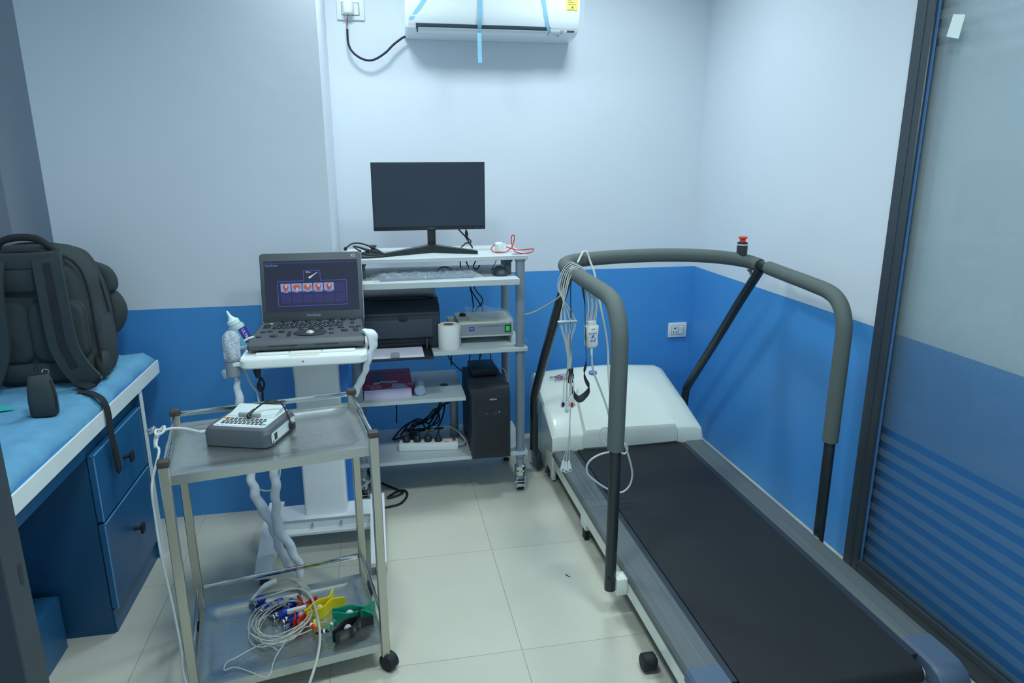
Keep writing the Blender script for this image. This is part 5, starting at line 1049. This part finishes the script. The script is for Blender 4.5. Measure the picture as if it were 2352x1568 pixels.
# transport wheels and feet
for x in (.752, 1.568):
    bm = B(); lathe(bm, [(.022, -.022), (.0268, -.018), (.0272, .018), (.022, .022), (.008, .022)], Matrix.Translation((x, 1.705, .0285)) @ Matrix.Rotation(PI / 2, 4, 'Y'), 26); cyl(bm, (x - .02, 1.705, .0285), (1.16 + (x - 1.16) * .93, 1.705, .0285), .008, None, 12); obj('transport_wheel', bm, M_blacksoft, t)
    s = 1 if x > 1 else -1
    bm = B(); xf = .776 if s < 0 else 1.53; box(bm, xf, xf + .017, 2.46, 2.50, .0, .05, bev=.003); obj('foot_pad', bm, M_blacksoft, t)
bm = B(); box(bm, .80, 1.53, 1.60, 1.66, .045, .10); box(bm, .80, 1.53, 2.46, 2.52, .04, .10); obj('cross_member', bm, M_tube, t)
# handrails
XL_, XR_ = .720, 1.580
def hand(side, steel, foams):
    bm = B(); tube(bm, steel, .0195, 18, 5); h = obj('handrail_tube', bm, M_tube, t)
    for f in foams:
        bm = B(); n_ = tube(bm, f, .0275, 22, 6); fo = obj('foam_grip', bm, M_foam_g, h)
hand('l', [(XL_, 1.985, .10), (XL_, 1.983, .40), (XL_, 1.980, .75), (XL_, 1.978, .95), (XL_, 1.990, 1.02), (XL_, 2.03, 1.075), (XL_, 2.09, 1.098), (XL_, 2.20, 1.104), (XL_, 2.40, 1.108), (XL_, 2.55, 1.113), (XL_ + .005, 2.60, 1.114)],
     [[(XL_, 1.982, .617), (XL_, 1.980, .75), (XL_, 1.978, .93), (XL_, 1.988, 1.015), (XL_, 2.03, 1.075), (XL_, 2.09, 1.098), (XL_, 2.20, 1.104), (XL_, 2.35, 1.107), (XL_, 2.47, 1.110)]])
hand('r', [(XR_, 2.09, .10), (XR_, 2.09, .40), (XR_, 2.09, .75), (XR_, 2.088, .90), (XR_, 2.095, .98), (XR_, 2.13, 1.035), (XR_, 2.19, 1.062), (XR_, 2.30, 1.072), (XR_, 2.50, 1.082), (XR_, 2.66, 1.090), (XR_ - .003, 2.70, 1.092)],
     [[(XR_, 2.09, .530), (XR_, 2.09, .70), (XR_, 2.088, .89), (XR_, 2.095, .978), (XR_, 2.13, 1.035), (XR_, 2.19, 1.062), (XR_, 2.30, 1.072), (XR_, 2.45, 1.080), (XR_, 2.60, 1.088)]])
cbp = [(XL_ - .002, 2.565, 1.113), (XL_ - .004, 2.60, 1.117), (XL_ + .004, 2.645, 1.124), (.775, 2.685, 1.130), (.88, 2.715, 1.133), (1.02, 2.74, 1.134), (1.18, 2.755, 1.132), (1.33, 2.755, 1.126), (1.45, 2.74, 1.116), (1.54, 2.715, 1.102), (XR_ - .006, 2.69, 1.092), (XR_, 2.672, 1.088)]
bm = B(); tube(bm, cbp[1:-1], .0195, 18); cr = obj('cross_bar', bm, M_tube, t)
bm = B(); tube(bm, cbp, .0285, 24); obj('foam_grip', bm, M_foam_g, cr)
for x, pts in ((XL_, [(XL_, 2.575, 1.105), (XL_ - .004, 2.78, .86), (XL_ - .006, 3.0, .585), (XL_ - .006, 3.12, .43), (XL_ - .006, 3.145, .37), (XL_ - .006, 3.145, .25), (XL_ - .006, 3.145, .12)]), (XR_, [(XR_, 2.66, 1.075), (XR_, 2.80, .915), (XR_, 3.0, .675), (XR_, 3.26, .37), (XR_, 3.29, .32), (XR_, 3.30, .25), (XR_, 3.30, .12)])):
    bm = B(); tube(bm, pts, .0205, 18, 5); obj('brace_tube', bm, M_tube, t)
    bm = B(); s = 1 if x > 1 else -1; y = pts[-1][1]; box(bm, x + .004, x + .030, y - .02, y + .10, .015, .10, bev=.004); obj('brace_bracket', bm, M_tube, t)
for x, y, xx in ((XL_, 1.985, .775), (XR_, 2.09, 1.548)):
    bm = B(); box(bm, min(x + (.015 if x < 1 else -.015), xx), max(x + (.015 if x < 1 else -.015), xx), y - .028, y + .022, .088, .150, bev=.003); obj('upright_bracket', bm, M_cream, t)
    bm = B(); cyl(bm, (x - .012, y - .0185, .15), (x - .014, y - .0215, .15), .006, None, 10); obj('bolt_hole', bm, M_black, t)
bm = B(); tube(bm, [(1.553, 2.700, 1.070), (1.556, 2.694, 1.055), (1.550, 2.690, 1.046)], [.014, .006, .002], 8); obj('foam_flap', bm, M_foam_g, t)
# emergency stop
es = thing('emergency_stop', 'red topped emergency stop button standing at the right end of the crossbar', 'button', (1.522, 2.725, 1.118))
EM = Matrix.Translation((1.522, 2.722, 1.110))
bm = B(); lathe(bm, [(.020, 0), (.022, .01), (.0225, .05), (.0215, .060)], EM, 24); obj('switch_body', bm, mat('switch_black', (48, 54, 62), .45), es)
bm = B(); lathe(bm, [(.0218, .060), (.022, .063), (.0218, .064)], EM, 24); obj('white_ring', bm, M_whiteplastic, es)
bm = B(); lathe(bm, [(.0215, .064), (.0205, .072), (.015, .074)], EM, 24); obj('collar', bm, M_black, es)
bm = B(); lathe(bm, [(.0125, .074), (.0115, .084), (.018, .088), (.019, .092), (.0165, .096), (.004, .098)], EM, 24); obj('mushroom_button', bm, mat('signal_red', (226, 62, 44), .35), es)
# scraps of lint on the belt
# ---------------------------------------------------------------- leads, strap and pendant over the left handrail
HX, HY = XL_, 2.515
t = thing('ecg_leads', 'ivory lead wires draped over the left handrail with a pendant box', 'lead wires', (.70, 2.48, .40))
ends = [(.662, .648), (.675, .640), (.684, .645), (.692, .655), (.699, .650), (.672, .630), (.688, .632)]
for k in range(8):
    dx = .006 * (k - 3.5); a = .012 * (k % 3)
    y = HY - .065 + .0155 * k
    e = ends[k % 7]
    bm = B(); tube(bm, [(.796 - .0052 * k, HY - .052 + .003 * (k % 2), .925), (.790 - .0055 * (k - 3.5) + .003 * (k % 3 - 1), HY - .03, 1.0), (.765, y, 1.085 + .003 * (k % 2)), (.742, y, 1.131 + .003 * (k % 2)), (.718, y, 1.139 + .003 * (k % 2)), (.692 - .004 * (k % 3), y, 1.112), (.670 - .003 * a, y - .01, 1.04), (.652 + .009 * k - .004 * (k % 2), HY - .07, .945), (.670 + .003 * k, HY - .08, .86), (.680 + .002 * k, HY - .085, .78), (e[0] + .004, HY - .09, .70), (e[0], HY - .10, e[1])], .0018, 6, 5); obj('lead_wire', bm, M_cablewhite, t)
bm = B(); box(bm, .640, .716, HY - .082, HY - .074, .938, .944, bev=.0015); obj('lead_comb', bm, M_whiteplastic, t)
def snap(x, z, y, rx, m=None, name='snap_connector', lab=None):
    bm = B(); M = Matrix.Translation((x, y, z)) @ Matrix.Rotation(rx, 4, 'Y')
    rings(bm, [[M @ V((p[0] * s, yy, p[1] + .0)) for p in ([(.0085 * math.cos(q), -.024 + .0085 * math.sin(q)) for q in [math.radians(180 + 20 * k) for k in range(10)]] + [(.006, -.005), (.0035, .012), (-.0035, .012), (-.006, -.005)])] for yy, s in ((-.004, .9), (-.0025, 1), (.0025, 1), (.004, .9))]); o = obj(name, bm, M_whiteplastic, t)
    if m:
        bm = B(); rings(bm, [[M @ V((.006 * math.cos(q), yy, -.018 + .0105 * math.sin(q))) for q in [2 * PI * k / 18 for k in range(18)]] for yy in (-.0052, -.0040)]); obj('colour_tab', bm, m, o, label=lab)
    else:
        bm = B(); cyl(bm, M @ V((0, -.0052, -.024)), M @ V((0, -.004, -.024)), .0045, None, 12); obj('snap_socket', bm, M_chrome, o)
M_rt, M_vt = mat('red_tab', (206, 40, 36), .4), mat('violet_tab', (44, 36, 110), .4)
snap(.662, .640, HY - .098, .1, M_vt, lab='violet tab'); snap(.675, .622, HY - .108, .05); snap(.689, .642, HY - .112, -.12, M_rt, lab='red tab'); snap(.698, .642, HY - .10, -.2); snap(.680, .640, HY - .094, 0)
for k, (x, z) in enumerate(((.660, .385), (.671, .378), (.684, .382))):
    bm = B(); tube(bm, [(.686, HY - .115, .625), (.684, HY - .117, .55), (.680 + .003 * k, HY - .118, .48), (.672 + .006 * k, HY - .118, .44), (x, HY - .118, z + .01)], .0020, 6); obj('lead_wire', bm, M_cablewhite, t)
    snap(x, z, HY - .118, .12 - .12 * k)
bm = B(); px, py, pz = .779, HY - .055, .872
pr = [(-.026, .042), (-.025, .020), (-.021, -.005), (-.024, -.030), (-.018, -.042), (.018, -.042), (.026, -.030), (.023, -.005), (.026, .020), (.027, .042)]
rings(bm, [[V((px + p[0] * s, y, pz + p[1] * s)) for p in pr] for y, s in ((py - .011, .86), (py - .008, 1), (py + .010, 1), (py + .012, .9))])
prism(bm, [(-.022, .042), (.022, .042), (.017, .050), (.017, .060), (-.017, .060), (-.017, .050)], (px, py - .007, pz), (1, 0, 0), (0, 0, 1), (0, .014, 0)); pb = obj('pendant_box', bm, M_whiteplastic, t)
bm = B(); prism(bm, rrect(.034, .05, .004, 4), (px + .002, py - .0112, pz - .004), (1, 0, 0), (0, 0, 1), (0, -.0005, 0)); ps = obj('pendant_label', bm, mat('pale_label', (206, 216, 226), .5), pb)
text('pendant_lettering', 'RECORDERS', (px + .003, py - .0119, pz + .013), (1, 0, .05), (-.05, 0, 1), .0054, mat('dark_red_print', (160, 30, 44), .5), ps)
text('pendant_lettering', 'RMS', (px + .004, py - .0119, pz + .030), (1, 0, .05), (-.05, 0, 1), .008, M_print, ps)
bm = B(); c = V((px + .004, py - .0119, pz)); prism(bm, [(-.008, -.004), (-.003, .006), (.006, .010), (.003, .0), (-.004, -.006)], c, (1, 0, 0), (0, 0, 1), (0, -.0003, 0)); obj('logo_flame', bm, mat('logo_blue', (40, 110, 210), .5), ps)
bm = B(); tube(bm, [c + V(p) for p in ((-.009, 0, -.010), (-.006, 0, -.017), (.0, 0, -.012), (.005, 0, -.018), (.009, 0, -.010), (.006, 0, -.003))], .0013, 6); obj('logo_curve', bm, mat('dark_red_print', (160, 30, 44), .5), ps)
bm = B(); tube(bm, [(px + .002, py, pz - .040), (px + .003, py, pz - .060), (px + .004, py, pz - .076)], [.0062, .005, .0045], 10); obj('strain_relief', bm, M_whiteplastic, t)
bm = B(); tube(bm, [(.784, HY - .055, .80), (.786, HY - .056, .76), (.796, HY - .058, .72), (.822, HY - .06, .655), (.848, HY - .062, .585), (.864, HY - .065, .52), (.862, HY - .065, .497), (.838, HY - .065, .500), (.820, HY - .065, .483), (.827, HY - .065, .455), (.859, HY - .065, .417), (.892, HY - .065, .397), (.930, HY - .065, .38), (.940, HY - .068, .405), (.926, HY - .07, .424), (.944, HY - .065, .377), (.965, HY - .065, .299), (.961, HY - .065, .247), (.940, HY - .065, .218), (.913, HY - .065, .211), (.858, HY - .065, .234), (.790, HY - .065, .290), (.772, HY - .065, .327), (.784, HY - .065, .361), (.819, HY - .065, .383), (.862, HY - .065, .392), (.90, HY - .065, .39)], .0040, 8, 6); obj('pendant_cable', bm, M_cablewhite, t)
bm = B(); tube(bm, [(.600, 3.03, .835), (.631, 2.97, .853), (.660, 2.90, .880), (.683, 2.80, .925), (.694, 2.64, .990), (.704, 2.56, 1.046), (.712, 2.545, 1.09)], .0034, 8); obj('long_cable', bm, M_cablewhite, t)
bm = B(); tube(bm, [(.760, 2.60, 1.135), (.790, 2.655, 1.155), (.805, 2.675, 1.166), (.818, 2.67, 1.164), (.828, 2.655, 1.13), (.838, 2.62, 1.08), (.848, 2.58, .98), (.866, 2.55, .866), (.872, 2.53, .79), (.868, 2.50, .70), (.868, 2.47, .62), (.866, 2.45, .55)], .0042, 8); obj('pendant_cable', bm, M_cablewhite, t)
# waist strap
t = thing('waist_strap', 'black webbing strap with a buckle looped over the left handrail', 'strap', (.72, 2.44, .63))
sy = HY - .075
bm = B(); strap(bm, [(.748, HY - .025, 1.07), (.745, sy, 1.00), (.748, sy, .92), (.753, sy, .84), (.756, sy, .775), (.748, sy, .735), (.756, sy, .705), (.770, sy, .678), (.766, sy, .658), (.750, sy, .640), (.731, sy - .003, .631), (.715, sy - .003, .642), (.703, sy, .670), (.696, sy, .700), (.692, sy, .74)], (.25, .9, .5), .034, .0022); obj('webbing', bm, M_web, t)
bm = B(); strap(bm, [(.691, sy, .74), (.693, sy, .80), (.692, sy + .004, .88), (.697, sy + .02, .97), (.702, HY - .03, 1.06), (.716, HY - .02, 1.135), (.738, HY - .02, 1.130), (.748, HY - .025, 1.07)], (.35, 1, 0), .020, .0022); obj('webbing', bm, M_web, t)
bm = B(); box(bm, .681, .703, sy - .014, sy + .010, .700, .760, bev=.004); box(bm, .678, .706, sy - .012, sy + .008, .715, .735, bev=.003); obj('side_release_buckle', bm, M_black, t)
bm = B(); box(bm, -.012, .012, -.002, .002, 0, .0012, M=Matrix.Translation((.640, 2.233, .0003)) @ Matrix.Rotation(-1.0, 4, 'Z')); one('plastic_sliver', bm, M_black, 'tiny black sliver lying on the floor tiles beside the treadmill', 'scrap')
